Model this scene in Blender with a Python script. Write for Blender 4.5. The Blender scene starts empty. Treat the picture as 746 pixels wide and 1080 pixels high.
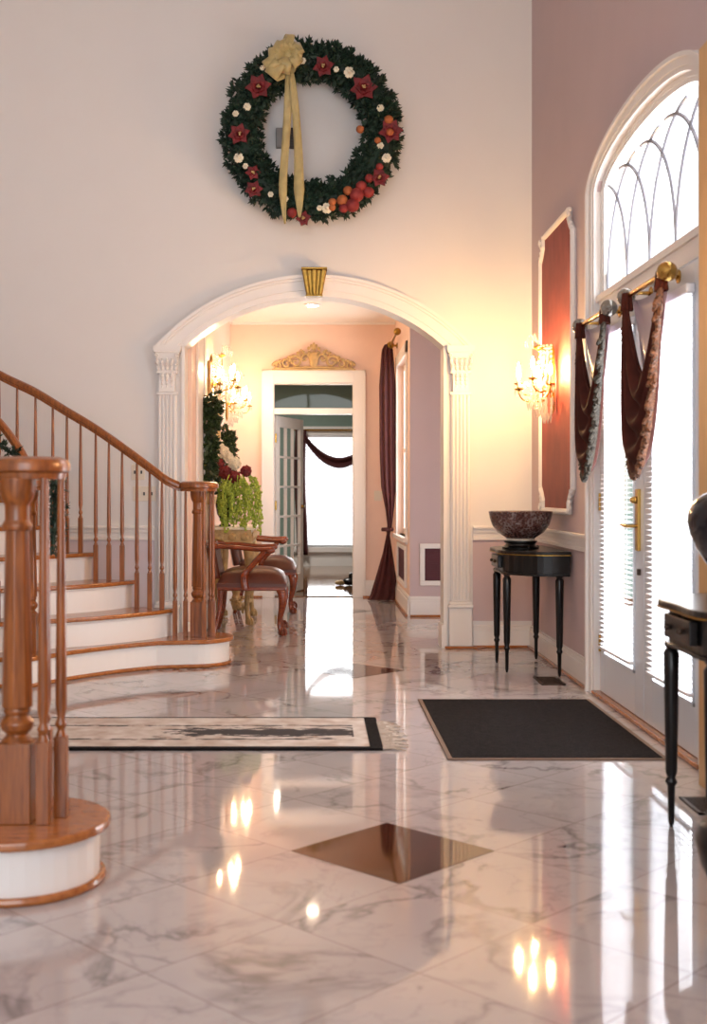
import bpy, bmesh, math, random
from mathutils import Vector, Matrix, noise
random.seed(7)
PI = math.pi
sc = bpy.context.scene
COL = sc.collection

# ------------------------------------------------------------------ materials
def lin(c):
    return tuple((x/12.92 if x <= .04045 else ((x+.055)/1.055)**2.4) for x in c)
def rgb(r, g, b):
    return lin((r/255, g/255, b/255))
MATS = {}
def mat(name, col, rough=.5, metal=0, spec=.5, noise_amt=0, noise_scale=8, bump=0, bump_scale=60, coat=0, stretch=None, col2=None, sheen=0):
    m = bpy.data.materials.new(name); m.use_nodes = True
    nt = m.node_tree; b = nt.nodes['Principled BSDF']
    b.inputs['Base Color'].default_value = (*col, 1)
    b.inputs['Roughness'].default_value = rough
    b.inputs['Metallic'].default_value = metal
    b.inputs['Specular IOR Level'].default_value = spec
    b.inputs['Coat Weight'].default_value = coat
    b.inputs['Coat Roughness'].default_value = .08
    b.inputs['Sheen Weight'].default_value = sheen
    tc = nt.nodes.new('ShaderNodeTexCoord')
    mp = nt.nodes.new('ShaderNodeMapping')
    nt.links.new(tc.outputs['Object'], mp.inputs[0])
    if stretch: mp.inputs['Scale'].default_value = stretch
    if noise_amt or col2:
        n = nt.nodes.new('ShaderNodeTexNoise'); n.inputs['Scale'].default_value = noise_scale
        n.inputs['Detail'].default_value = 5
        nt.links.new(mp.outputs[0], n.inputs['Vector'])
        r = nt.nodes.new('ShaderNodeValToRGB')
        r.color_ramp.elements[0].position = .32; r.color_ramp.elements[1].position = .68
        c2 = col2 if col2 else tuple(x*(1-noise_amt) for x in col)
        r.color_ramp.elements[0].color = (*c2, 1); r.color_ramp.elements[1].color = (*col, 1)
        nt.links.new(n.outputs['Fac'], r.inputs[0]); nt.links.new(r.outputs[0], b.inputs['Base Color'])
    if bump:
        n2 = nt.nodes.new('ShaderNodeTexNoise'); n2.inputs['Scale'].default_value = bump_scale
        nt.links.new(mp.outputs[0], n2.inputs['Vector'])
        bp = nt.nodes.new('ShaderNodeBump'); bp.inputs['Strength'].default_value = bump
        bp.inputs['Distance'].default_value = .01
        nt.links.new(n2.outputs['Fac'], bp.inputs['Height']); nt.links.new(bp.outputs[0], b.inputs['Normal'])
    MATS[name] = m
    return m
def emis(name, col, strength, base=None):
    m = bpy.data.materials.new(name); m.use_nodes = True
    b = m.node_tree.nodes['Principled BSDF']
    b.inputs['Base Color'].default_value = (*(base or col), 1)
    b.inputs['Emission Color'].default_value = (*col, 1); b.inputs['Emission Strength'].default_value = strength
    return m
def glassmat(name, tint=(1, 1, 1), gl=.12, rough=.02):
    m = bpy.data.materials.new(name); m.use_nodes = True
    nt = m.node_tree; nt.nodes.clear()
    o = nt.nodes.new('ShaderNodeOutputMaterial'); mx = nt.nodes.new('ShaderNodeMixShader')
    t = nt.nodes.new('ShaderNodeBsdfTransparent'); t.inputs[0].default_value = (*tint, 1)
    g = nt.nodes.new('ShaderNodeBsdfGlossy'); g.inputs['Roughness'].default_value = rough
    lw = nt.nodes.new('ShaderNodeLayerWeight'); lw.inputs[0].default_value = .5
    pw = nt.nodes.new('ShaderNodeMath'); pw.operation = 'POWER'; pw.inputs[1].default_value = 7; nt.links.new(lw.outputs['Facing'], pw.inputs[0])
    ma = nt.nodes.new('ShaderNodeMath'); ma.operation = 'ADD'; ma.inputs[1].default_value = gl; ma.use_clamp = True
    nt.links.new(pw.outputs[0], ma.inputs[0]); nt.links.new(ma.outputs[0], mx.inputs[0])
    nt.links.new(t.outputs[0], mx.inputs[1]); nt.links.new(g.outputs[0], mx.inputs[2]); nt.links.new(mx.outputs[0], o.inputs[0])
    return m

WALL = mat('cream_paint', rgb(223, 219, 216), .6, noise_amt=.02, noise_scale=3)
MAUVE = mat('mauve_paint', rgb(198, 176, 176), .6, noise_amt=.03, noise_scale=3)
WAINS = mat('pale_mauve_paint', rgb(212, 198, 202), .6, noise_amt=.03)
PINK = mat('pink_paint', rgb(234, 204, 188), .6, noise_amt=.03)
GREEN = mat('green_paint', rgb(124, 144, 134), .6, noise_amt=.04)
TRIM = mat('white_trim_paint', rgb(232, 226, 221), .35)
CEIL = mat('ceiling_paint', rgb(238, 230, 222), .7)
DOORW = mat('door_paint', rgb(218, 222, 228), .3)
OAK = mat('honey_oak', rgb(158, 90, 36), .3, coat=.2, noise_scale=5, stretch=(14, 14, 1.2), col2=rgb(112, 58, 21))
OAKT = mat('oak_tread', rgb(176, 108, 52), .25, coat=.3, noise_scale=5, stretch=(3, 12, 12), col2=rgb(140, 78, 34))
CHERRY = mat('cherry_wood', rgb(138, 62, 28), .25, coat=.4, noise_scale=6, stretch=(2, 12, 12), col2=rgb(96, 36, 15))
LEATH = mat('brown_leather', rgb(92, 46, 32), .32, bump=.3, bump_scale=90, noise_amt=.25, noise_scale=6)
BLACK = mat('black_lacquer', rgb(14, 11, 11), .3, spec=.3, coat=.12, noise_amt=.3)
GOLD = mat('antique_gold', rgb(176, 136, 62), .35, metal=.85, noise_amt=.35, noise_scale=30)
GOLDP = mat('pale_gilt', rgb(196, 164, 112), .5, metal=.2, noise_amt=.3, noise_scale=25, bump=.4)
BRASS = mat('brass', rgb(196, 156, 84), .22, metal=1)
DARKV = mat('burgundy_velvet', rgb(76, 26, 26), .75, noise_amt=.3, noise_scale=14)
BROWNS = mat('brown_satin', rgb(78, 36, 28), .8, spec=.15, noise_amt=.35, noise_scale=10)
FRINGE = mat('tan_fringe', rgb(132, 86, 58), .8, noise_scale=60, col2=rgb(62, 46, 38))
REDP = mat('red_damask', rgb(150, 62, 52), .6, noise_scale=9, col2=rgb(128, 48, 42), stretch=(1, 3, .6))
REDL = mat('burgundy_grille', rgb(92, 34, 44), .6, noise_amt=.2)
PINE = mat('pine_green', rgb(34, 62, 44), .6, noise_scale=22, col2=rgb(16, 34, 26))
LEAFG = mat('leaf_green', rgb(56, 74, 34), .5, noise_scale=22, col2=rgb(24, 40, 20))
LIME = mat('lime_green', rgb(186, 204, 84), .6, noise_scale=30, col2=rgb(126, 154, 50))
REDF = mat('red_petals', rgb(122, 10, 17), .6, noise_scale=30, col2=rgb(80, 4, 10))
WHITEF = mat('cream_petals', rgb(236, 226, 200), .6, noise_amt=.15, noise_scale=30)
FRUIT = mat('sugared_red_fruit', rgb(150, 52, 46), .7, noise_scale=14, col2=rgb(106, 18, 26))
FRUITO = mat('sugared_orange_fruit', rgb(176, 98, 52), .7, noise_amt=.3, noise_scale=14)
RIBBON = mat('gold_ribbon', rgb(186, 166, 110), .45, sheen=.3, noise_amt=.2, noise_scale=20)
MATB = mat('charcoal_mat', rgb(36, 32, 33), .95, noise_scale=60, col2=rgb(20, 18, 19), spec=.1, bump=.6, bump_scale=200)
MATE = mat('tan_binding', rgb(112, 90, 76), .8)
REG = mat('bronze_metal', rgb(62, 46, 36), .45, metal=.5)
CERAM = mat('black_ceramic', rgb(10, 10, 12), .3, spec=.3)
NAVY = mat('navy_glaze', rgb(12, 13, 24), .14, spec=.4, coat=.2, noise_amt=.4, noise_scale=12)
PLATE = mat('switch_plastic', rgb(222, 212, 196), .4)
GREY = mat('grey_plastic', rgb(128, 124, 122), .5)
DGREY = mat('dark_plastic', rgb(58, 56, 56), .5)
LEAD = mat('white_leading', rgb(150, 150, 160), .4)
SLAT = mat('blind_slat', rgb(236, 236, 240), .5)
DARKI = mat('dark_brown_marble', rgb(72, 38, 24), .05, noise_scale=7, col2=rgb(48, 24, 15))
WOODF = mat('brown_wood_floor', rgb(132, 96, 64), .06, spec=.2, noise_scale=4, col2=rgb(84, 56, 36), stretch=(1, 9, 1))
CANDLE = mat('candle_sleeve', rgb(240, 230, 205), .5)
BULB = emis('lit_candle_bulb', (1.0, .60, .25), 1150)
DLIGHT = emis('lit_downlight', (1, .8, .55), 60)
GLASS = glassmat('window_glass', gl=.02)
GLASSD = glassmat('transom_glass', tint=(.8, .78, .72), gl=.02)
CRYS = glassmat('cut_crystal', tint=(.97, .95, .9), gl=.3, rough=.12)
_nt = CRYS.node_tree; _o = [n for n in _nt.nodes if n.type == 'OUTPUT_MATERIAL'][0]; _src = _o.inputs[0].links[0].from_socket
_tr = _nt.nodes.new('ShaderNodeBsdfTranslucent'); _tr.inputs[0].default_value = (.95, .93, .9, 1)
_di = _nt.nodes.new('ShaderNodeBsdfDiffuse'); _di.inputs[0].default_value = (.95, .93, .9, 1)
_ad = _nt.nodes.new('ShaderNodeMixShader'); _ad.inputs[0].default_value = .5; _nt.links.new(_tr.outputs[0], _ad.inputs[1]); _nt.links.new(_di.outputs[0], _ad.inputs[2])
_mm = _nt.nodes.new('ShaderNodeMixShader'); _mm.inputs[0].default_value = .35; _nt.links.new(_src, _mm.inputs[1]); _nt.links.new(_ad.outputs[0], _mm.inputs[2]); _nt.links.new(_mm.outputs[0], _o.inputs[0])
TANP = mat('tan_wood', rgb(206, 164, 112), .45, noise_amt=.1, noise_scale=4, stretch=(8, 8, 1))
FRINGED = mat('grey_fringe', rgb(86, 78, 66), .8, noise_scale=60, col2=rgb(40, 38, 34))

def bowl_material():
    m = mat('lacquer_bowl', rgb(72, 44, 40), .2, coat=.5)
    nt = m.node_tree; b = nt.nodes['Principled BSDF']
    tc = nt.nodes.new('ShaderNodeTexCoord'); v = nt.nodes.new('ShaderNodeTexVoronoi')
    v.inputs['Scale'].default_value = 64; nt.links.new(tc.outputs['Object'], v.inputs['Vector'])
    n = nt.nodes.new('ShaderNodeTexNoise'); n.inputs['Scale'].default_value = 14; n.inputs['Detail'].default_value = 6
    nt.links.new(tc.outputs['Object'], n.inputs['Vector'])
    mul = nt.nodes.new('ShaderNodeMath'); mul.operation = 'MULTIPLY'
    nt.links.new(v.outputs['Distance'], mul.inputs[0]); nt.links.new(n.outputs['Fac'], mul.inputs[1])
    r = nt.nodes.new('ShaderNodeValToRGB'); e = r.color_ramp.elements
    e[0].position = .08; e[0].color = (*rgb(48, 28, 26), 1); e[1].position = .46; e[1].color = (*rgb(118, 104, 102), 1)
    a = e.new(.2); a.color = (*rgb(78, 44, 38), 1)
    nt.links.new(mul.outputs[0], r.inputs[0]); nt.links.new(r.outputs[0], b.inputs['Base Color'])
    return m
BOWLM = bowl_material()

def runner_material():
    m = mat('worn_runner', rgb(200, 190, 175), .95)
    nt = m.node_tree; b = nt.nodes['Principled BSDF']; L = nt.links
    tc = nt.nodes.new('ShaderNodeTexCoord'); sp = nt.nodes.new('ShaderNodeSeparateXYZ'); L.new(tc.outputs['Object'], sp.inputs[0])
    def M(op, a, c=None):
        n = nt.nodes.new('ShaderNodeMath'); n.operation = op
        for i, x in enumerate((a, c)):
            if x is None: continue
            if isinstance(x, (int, float)): n.inputs[i].default_value = x
            else: L.new(x, n.inputs[i])
        return n.outputs[0]
    mp = nt.nodes.new('ShaderNodeMapping'); mp.inputs['Scale'].default_value = (5, 16, 1); L.new(tc.outputs['Object'], mp.inputs[0])
    n = nt.nodes.new('ShaderNodeTexNoise'); n.inputs['Scale'].default_value = 1.6; n.inputs['Detail'].default_value = 7; n.inputs['Roughness'].default_value = .7
    L.new(mp.outputs[0], n.inputs['Vector'])
    # central dark medallion stripe, broken at its edges, plus a thin broken guard line
    ay = M('ABSOLUTE', M('SUBTRACT', sp.outputs['Y'], .0))
    centre = M('GREATER_THAN', M('SUBTRACT', M('MULTIPLY', n.outputs['Fac'], .46), ay), .14)
    xin = M('LESS_THAN', sp.outputs['X'], .60)
    centre = M('MULTIPLY', M('MULTIPLY', centre, xin), M('GREATER_THAN', M('ADD', sp.outputs['X'], M('MULTIPLY', n.outputs['Fac'], .9)), .22))
    guard = M('LESS_THAN', M('ABSOLUTE', M('SUBTRACT', M('ADD', ay, M('MULTIPLY', n.outputs['Fac'], .10)), .215)), .014)
    guard = M('MULTIPLY', guard, M('GREATER_THAN', n.outputs['Fac'], .47))
    guard = M('MULTIPLY', guard, xin)
    dark = M('MAXIMUM', centre, guard)
    n2 = nt.nodes.new('ShaderNodeTexNoise'); n2.inputs['Scale'].default_value = 9; n2.inputs['Detail'].default_value = 4; L.new(tc.outputs['Object'], n2.inputs['Vector'])
    r = nt.nodes.new('ShaderNodeValToRGB'); r.color_ramp.elements[0].position = .35; r.color_ramp.elements[1].position = .65
    r.color_ramp.elements[0].color = (*rgb(176, 158, 146), 1); r.color_ramp.elements[1].color = (*rgb(206, 198, 192), 1)
    L.new(n2.outputs['Fac'], r.inputs[0])
    mx = nt.nodes.new('ShaderNodeMix'); mx.data_type = 'RGBA'
    L.new(dark, mx.inputs['Factor']); L.new(r.outputs[0], mx.inputs['A']); mx.inputs['B'].default_value = (*rgb(48, 42, 44), 1)
    L.new(mx.outputs['Result'], b.inputs['Base Color'])
    return m
RUNNER = runner_material()
mat('rug_fringe', rgb(176, 160, 146), .9)

DX, DY, DD = .248, 3.87, .657          # first dark diamond's centre and the tiles' diagonal
def marble():
    m = mat('polished_marble', rgb(214, 206, 202), .045)
    nt = m.node_tree; b = nt.nodes['Principled BSDF']; L = nt.links
    N = nt.nodes.new
    def M(op, a, c=None, clamp=False):
        n = N('ShaderNodeMath'); n.operation = op; n.use_clamp = clamp
        for i, x in enumerate((a, c)):
            if x is None: continue
            if isinstance(x, (int, float)): n.inputs[i].default_value = x
            else: L.new(x, n.inputs[i])
        return n.outputs[0]
    tc = N('ShaderNodeTexCoord'); sp = N('ShaderNodeSeparateXYZ'); L.new(tc.outputs['Object'], sp.inputs[0])
    x = M('SUBTRACT', sp.outputs['X'], DX); y = M('SUBTRACT', sp.outputs['Y'], DY)
    # the diamonds' edges run along x+y = +-DD/2: tile coordinates
    u = M('ADD', M('DIVIDE', M('ADD', x, y), DD), .5); v = M('ADD', M('DIVIDE', M('SUBTRACT', x, y), DD), .5)
    fu = M('FRACT', u); fv = M('FRACT', v)
    def edge(f):
        return M('MINIMUM', f, M('SUBTRACT', 1.0, f))
    grout = M('LESS_THAN', M('MINIMUM', edge(fu), edge(fv)), .0055)
    cb = N('ShaderNodeCombineXYZ'); L.new(M('FLOOR', u), cb.inputs[0]); L.new(M('FLOOR', v), cb.inputs[1])
    wn = N('ShaderNodeTexWhiteNoise'); wn.noise_dimensions = '3D'; L.new(cb.outputs[0], wn.inputs['Vector'])
    sc_ = N('ShaderNodeVectorMath'); sc_.operation = 'SCALE'; L.new(wn.outputs['Color'], sc_.inputs[0]); sc_.inputs['Scale'].default_value = 9
    ad = N('ShaderNodeVectorMath'); ad.operation = 'ADD'; L.new(tc.outputs['Object'], ad.inputs[0]); L.new(sc_.outputs[0], ad.inputs[1])
    def veins(scale, width, dist):
        n = N('ShaderNodeTexNoise'); n.inputs['Scale'].default_value = scale; n.inputs['Detail'].default_value = 5
        n.inputs['Roughness'].default_value = .55; n.inputs['Distortion'].default_value = dist
        L.new(ad.outputs[0], n.inputs['Vector'])
        d = M('ABSOLUTE', M('SUBTRACT', n.outputs['Fac'], .5))
        return M('SUBTRACT', 1.0, M('DIVIDE', d, width, True), True)
    v1 = veins(1.7, .03, .55); v2 = veins(4.6, .022, .35)
    n3 = N('ShaderNodeTexNoise'); n3.inputs['Scale'].default_value = 2.3; n3.inputs['Detail'].default_value = 3; L.new(ad.outputs[0], n3.inputs['Vector'])
    cloud = M('MULTIPLY', M('SUBTRACT', n3.outputs['Fac'], .35, True), 1.1, True)
    tot = M('ADD', M('MULTIPLY', M('MULTIPLY', v1, M('MULTIPLY', cloud, 2.8, True)), .75), M('MULTIPLY', M('MULTIPLY', v2, cloud), .8), True)
    tot = M('ADD', tot, M('MULTIPLY', cloud, .32), True)
    mx = N('ShaderNodeMix'); mx.data_type = 'RGBA'; L.new(tot, mx.inputs['Factor'])
    mx.inputs['A'].default_value = (*rgb(184, 177, 178), 1); mx.inputs['B'].default_value = (*rgb(92, 86, 90), 1)
    mg = N('ShaderNodeMix'); mg.data_type = 'RGBA'; L.new(M('MULTIPLY', grout, .55), mg.inputs['Factor']); L.new(mx.outputs['Result'], mg.inputs['A'])
    mg.inputs['B'].default_value = (*rgb(120, 104, 98), 1)
    L.new(mg.outputs['Result'], b.inputs['Base Color'])
    b.inputs['IOR'].default_value = 1.6
    # faint waviness of polished stone
    n4 = N('ShaderNodeTexNoise'); n4.inputs['Scale'].default_value = 3; L.new(ad.outputs[0], n4.inputs['Vector'])
    bp = N('ShaderNodeBump'); bp.inputs['Strength'].default_value = .03; bp.inputs['Distance'].default_value = .004
    L.new(n4.outputs['Fac'], bp.inputs['Height']); L.new(bp.outputs[0], b.inputs['Normal'])
    return m
MARBLE = marble()

# ------------------------------------------------------------------ mesh helpers
class MB:
    def __init__(s): s.bm = bmesh.new()
    def box(s, x0, x1, y0, y1, z0, z1, M=None):
        vs = [Vector((x, y, z)) for x in (x0, x1) for y in (y0, y1) for z in (z0, z1)]
        if M: vs = [M @ v for v in vs]
        v = [s.bm.verts.new(p) for p in vs]
        for f in ((0, 1, 3, 2), (4, 6, 7, 5), (0, 4, 5, 1), (2, 3, 7, 6), (0, 2, 6, 4), (1, 5, 7, 3)):
            s.bm.faces.new([v[i] for i in f])
        return s
    def prism(s, poly, z0, z1, axis='z'):
        def P(a, b, c):
            return {'z': (a, b, c), 'x': (c, a, b), 'y': (a, c, b)}[axis]
        lo = [s.bm.verts.new(P(a, b, z0)) for a, b in poly]; hi = [s.bm.verts.new(P(a, b, z1)) for a, b in poly]
        n = len(poly)
        try: s.bm.faces.new(lo); s.bm.faces.new(list(reversed(hi)))
        except ValueError: pass
        for i in range(n):
            j = (i+1) % n
            s.bm.faces.new((lo[i], hi[i], hi[j], lo[j]))
        return s
    def lathe(s, prof, c=(0, 0, 0), seg=16, M=None, sx=1, sy=1):
        rings = []
        for r, z in prof:
            ring = []
            for k in range(seg):
                a = 2*PI*k/seg
                p = Vector((r*math.cos(a)*sx, r*math.sin(a)*sy, z))
                if M: p = M @ p
                ring.append(s.bm.verts.new(p+Vector(c)))
            rings.append(ring)
        for a, b in zip(rings, rings[1:]):
            for k in range(seg):
                l = (k+1) % seg
                s.bm.faces.new((a[k], a[l], b[l], b[k]))
        s.bm.faces.new(list(reversed(rings[0]))); s.bm.faces.new(rings[-1])
        return s
    def tube(s, pts, rad, seg=8, up=None, flat=1.0, closed=False):
        pts = [Vector(p) for p in pts]; n = len(pts)
        if not hasattr(rad, '__len__'): rad = [rad]*n
        rings = []
        prev = None
        for i, p in enumerate(pts):
            if closed: d = pts[(i+1) % n]-pts[i-1]
            else: d = pts[min(i+1, n-1)]-pts[max(i-1, 0)]
            d.normalize()
            u = Vector(up) if up else (Vector((0, 0, 1)) if abs(d.z) < .9 else Vector((1, 0, 0)))
            if prev is not None and not up: u = prev
            a = d.cross(u)
            if a.length < 1e-5: a = d.cross(Vector((0, 1, 0)))
            a.normalize(); b = a.cross(d).normalized(); prev = b
            rings.append([s.bm.verts.new(p+(a*math.cos(2*PI*k/seg)+b*math.sin(2*PI*k/seg)*flat)*rad[i]) for k in range(seg)])
        rr = list(zip(rings, rings[1:]))
        if closed: rr.append((rings[-1], rings[0]))
        for A, B in rr:
            for k in range(seg):
                l = (k+1) % seg
                s.bm.faces.new((A[k], B[k], B[l], A[l]))
        if not closed:
            s.bm.faces.new(rings[0]); s.bm.faces.new(list(reversed(rings[-1])))
        return s
    def ball(s, c, r, sub=2, sc_=(1, 1, 1), jit=0):
        M = Matrix.Translation(c) @ Matrix.Diagonal((r*sc_[0], r*sc_[1], r*sc_[2], 1))
        g = bmesh.ops.create_icosphere(s.bm, subdivisions=sub, radius=1, matrix=M)
        if jit:
            for v in g['verts']: v.co += Vector([random.uniform(-1, 1)*jit for _ in range(3)])
        return s
    def grid(s, P, nu, nv):
        vs = [[s.bm.verts.new(P(i/nu, j/nv)) for j in range(nv+1)] for i in range(nu+1)]
        for i in range(nu):
            for j in range(nv):
                s.bm.faces.new((vs[i][j], vs[i+1][j], vs[i+1][j+1], vs[i][j+1]))
        return s
    def spike(s, p, d, l, r, seg=3):
        d = Vector(d).normalized(); p = Vector(p)
        a = d.orthogonal().normalized(); b = d.cross(a)
        base = [s.bm.verts.new(p+(a*math.cos(2*PI*k/seg)+b*math.sin(2*PI*k/seg))*r*.6) for k in range(seg)]
        mid = [s.bm.verts.new(p+d*l*.5+(a*math.cos(2*PI*k/seg)+b*math.sin(2*PI*k/seg))*r) for k in range(seg)]
        t = s.bm.verts.new(p+d*l)
        for k in range(seg):
            j = (k+1) % seg
            s.bm.faces.new((base[k], base[j], mid[j], mid[k])); s.bm.faces.new((mid[k], mid[j], t))
        s.bm.faces.new(list(reversed(base)))
    def done(s, name, m, parent=None, smooth=False, bevel=0, subd=0, solid=0):
        bmesh.ops.recalc_face_normals(s.bm, faces=s.bm.faces)
        me = bpy.data.meshes.new(name); s.bm.to_mesh(me); s.bm.free()
        me.materials.append(m)
        o = bpy.data.objects.new(name, me); COL.objects.link(o)
        if smooth:
            for p in me.polygons: p.use_smooth = True
            try: me.set_sharp_from_angle(angle=math.radians(42))
            except Exception: pass
        if solid:
            md = o.modifiers.new('sol', 'SOLIDIFY'); md.thickness = solid; md.offset = 0
        if bevel:
            md = o.modifiers.new('bev', 'BEVEL'); md.width = bevel; md.segments = 2; md.limit_method = 'ANGLE'
        if subd:
            md = o.modifiers.new('sub', 'SUBSURF'); md.levels = subd; md.render_levels = subd
        if parent: o.parent = parent
        return o

def thing(name, label, cat, loc=(0, 0, 0), rz=0, group=None):
    o = bpy.data.objects.new(name, None); COL.objects.link(o); o.empty_display_size = .1
    o.location = loc; o.rotation_euler = (0, 0, rz); o['label'] = label; o['category'] = cat
    if group: o['group'] = group
    return o
def tag(o, label, cat, group=None):
    o['label'] = label; o['category'] = cat
    if group: o['group'] = group
    return o
def struct(o, label=None, cat=None):
    o['kind'] = 'structure'
    if label: o['label'] = label
    if cat: o['category'] = cat
    return o
def copy_tree(o, parent=None):
    c = o.copy(); COL.objects.link(c)
    if parent: c.parent = parent
    for ch in list(o.children): copy_tree(ch, c)
    return c
def smoothpath(pts, n=6):
    pts = [Vector(p) for p in pts]; out = []
    for i in range(len(pts)-1):
        p0 = pts[max(i-1, 0)]; p1 = pts[i]; p2 = pts[i+1]; p3 = pts[min(i+2, len(pts)-1)]
        for k in range(n):
            t = k/n
            out.append(.5*((2*p1)+(-p0+p2)*t+(2*p0-5*p1+4*p2-p3)*t*t+(-p0+3*p1-3*p2+p3)*t**3))
    out.append(pts[-1]); return out

# ------------------------------------------------------------------ room constants
YB0, YB1 = 8.96, 9.15         # arch wall
XR = 1.61                     # right wall
XL = -3.75
YF = -2.6                     # behind the camera
ZC = 5.7
HX0, HX1, HY1, HZ = -.94, .877, 13.27, 3.03
AX, AZ, AR = -.01, 1.19, 1.433
ZSP = 2.24

def slab(mb, axis, a0, a1, z0, z1, t0, t1, holes, n=24):
    """wall in the a-z plane, thickness t0..t1 along the other axis; holes: (h0,h1,zbot,topfunc)"""
    br = {a0, a1}
    for h0, h1, zb, tf, curved in holes:
        if curved:
            for k in range(n+1): br.add(h0+(h1-h0)*k/n)
        else: br |= {h0, h1}
    br = sorted(br)
    ax = {'x': 'y', 'y': 'x'}[axis]
    for a, b in zip(br, br[1:]):
        mid = (a+b)/2; segs = [(z0, z0, z1, z1)]
        for h0, h1, zb, tf, curved in holes:
            if h0 < mid < h1:
                segs = []
                if zb > z0+1e-4: segs.append((z0, z0, zb, zb))
                segs.append((tf(a), tf(b), z1, z1))
        for la, lb, ha, hb in segs:
            poly = [(a, la), (b, lb), (b, hb), (a, ha)]
            mb.prism(poly, t0, t1, axis=ax)
    return mb

# floor
b = MB(); b.box(XL, XR+.12, YF, HY1+.07, -.1, 0); struct(b.done('floor', MARBLE))
b = MB(); b.box(-3.2, 3.6, HY1+.07, 19.2, -.1, .0); struct(b.done('floor_1', WOODF))
b = MB(); b.box(-.55, .48, HY1+.04, HY1+.12, 0, .012); struct(b.done('trim_1', WOODF, bevel=.004))
for (cx, cy) in ((DX, DY), (DX, DY+6*DD), (DX, DY+12*DD)):
    b = MB(); h = DD/2-.002
    b.prism([(cx-h, cy), (cx, cy-h), (cx+h, cy), (cx, cy+h)], -.003, .0012)
    struct(b.done('floor_inlay', DARKI))

# arch wall
def arch(x):
    return AZ+math.sqrt(max(AR*AR-(x-AX)**2, 0))
hw = math.sqrt(AR**2-(ZSP-AZ)**2)
b = MB(); slab(b, 'x', XL-.2, XR+.2, 0, ZC, YB0, YB1, [(AX-hw, AX+hw, 0, arch, True)]); struct(b.done('wall_back', WALL))
# pale mauve wainscot paint under the chair rail
for x0, x1 in ((XL, -1.2), (1.17, XR)):
    b = MB(); b.box(x0, x1, YB0-.004, YB0, .2, .84); struct(b.done('wall_back', WAINS if x0 < 0 else MAUVE))
def rail_profile(mb, x0, x1, y, horiz=True, sgn=-1):
    """chair rail: stacked beads; y = wall face, sgn = direction it sticks out"""
    for z0, z1, d in ((.80, .825, .018), (.825, .855, .012), (.855, .885, .022), (.885, .905, .038)):
        if horiz: mb.box(x0, x1, min(y, y+sgn*d), max(y, y+sgn*d), z0, z1)
        else: mb.box(min(y, y+sgn*d), max(y, y+sgn*d), x0, x1, z0, z1)
def base_profile(mb, x0, x1, y, horiz=True, sgn=-1, h=.17):
    for z0, z1, d in ((0, h-.04, .022), (h-.04, h-.012, .016), (h-.012, h, .01)):
        if horiz: mb.box(x0, x1, min(y, y+sgn*d), max(y, y+sgn*d), z0, z1)
        else: mb.box(min(y, y+sgn*d), max(y, y+sgn*d), x0, x1, z0, z1)
def shoe(mb, x0, x1, y, horiz=True, sgn=-1):
    lo, hi = sorted((y+sgn*.02, y+sgn*.042))
    if horiz: mb.box(x0, x1, lo, hi, 0, .02)
    else: mb.box(lo, hi, x0, x1, 0, .02)
for x0, x1 in ((XL, -1.2), (1.17, XR)):
    b = MB(); rail_profile(b, x0, x1, YB0); struct(b.done('trim_2', TRIM, bevel=.003))
    b = MB(); base_profile(b, x0, x1, YB0); struct(b.done('baseboard_back', TRIM, bevel=.003))
    b = MB(); shoe(b, x0, x1, YB0); struct(b.done('trim_3', OAKT, bevel=.005))
# arch moulding (three stepped bands, one piece)
b = MB()
def band(mb, r0, r1, d, n=40):
    def ends(r):
        s_ = max(-1, min(1, (ZSP-AZ)/r)); return math.asin(s_)
    a0, a1 = ends(r0), ends(r1)
    F, B_ = [], []
    for i in range(n+1):
        t = i/n
        t0 = a0+(PI-2*a0)*t; t1 = a1+(PI-2*a1)*t
        p0 = (AX+r0*math.cos(t0), AZ+r0*math.sin(t0)); p1 = (AX+r1*math.cos(t1), AZ+r1*math.sin(t1))
        F.append([mb.bm.verts.new((p[0], YB0-d, p[1])) for p in (p0, p1)])
        B_.append([mb.bm.verts.new((p[0], YB0, p[1])) for p in (p0, p1)])
    for i in range(n):
        mb.bm.faces.new((F[i][0], F[i][1], F[i+1][1], F[i+1][0]))
        mb.bm.faces.new((F[i][1], B_[i][1], B_[i+1][1], F[i+1][1]))
        mb.bm.faces.new((F[i][0], F[i+1][0], B_[i+1][0], B_[i][0]))
    for i in (0, n): mb.bm.faces.new((F[i][0], B_[i][0], B_[i][1], F[i][1]))
for r0, r1, d in ((AR-.012, AR+.03, .03), (AR+.03, AR+.045, .042), (AR+.045, AR+.10, .034), (AR+.10, AR+.118, .05), (AR+.118, AR+.142, .066)):
    band(b, r0, r1, d)
struct(b.done('trim_4', TRIM))
# jamb + soffit lining
b = MB()
N = 40
a0 = math.asin((ZSP-AZ)/AR)
for y0, y1, off in ((YB0-.02, YB1+.02, .008),):
    prev = None
    for i in range(N+1):
        t = a0+(PI-2*a0)*i/N
        ring = [b.bm.verts.new((AX+r*math.cos(t), y, AZ+r*math.sin(t))) for r, y in ((AR-.012, y0), (AR-.012, y1), (AR+.004, y1), (AR+.004, y0))]
        if prev:
            for k in range(4): b.bm.faces.new((prev[k], prev[(k+1) % 4], ring[(k+1) % 4], ring[k]))
        else: b.bm.faces.new(ring)
        prev = ring
    b.bm.faces.new(list(reversed(prev)))
for s in (-1, 1):
    x = AX+s*hw
    b.box(min(x-s*.014, x+s*.01), max(x-s*.014, x+s*.01), YB0-.02, YB1+.02, 0, ZSP)
    b.box(min(x-s*.03, x), max(x-s*.03, x), YB0-.03, YB1+.03, 0, .17)
struct(b.done('trim_5', TRIM))
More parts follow.
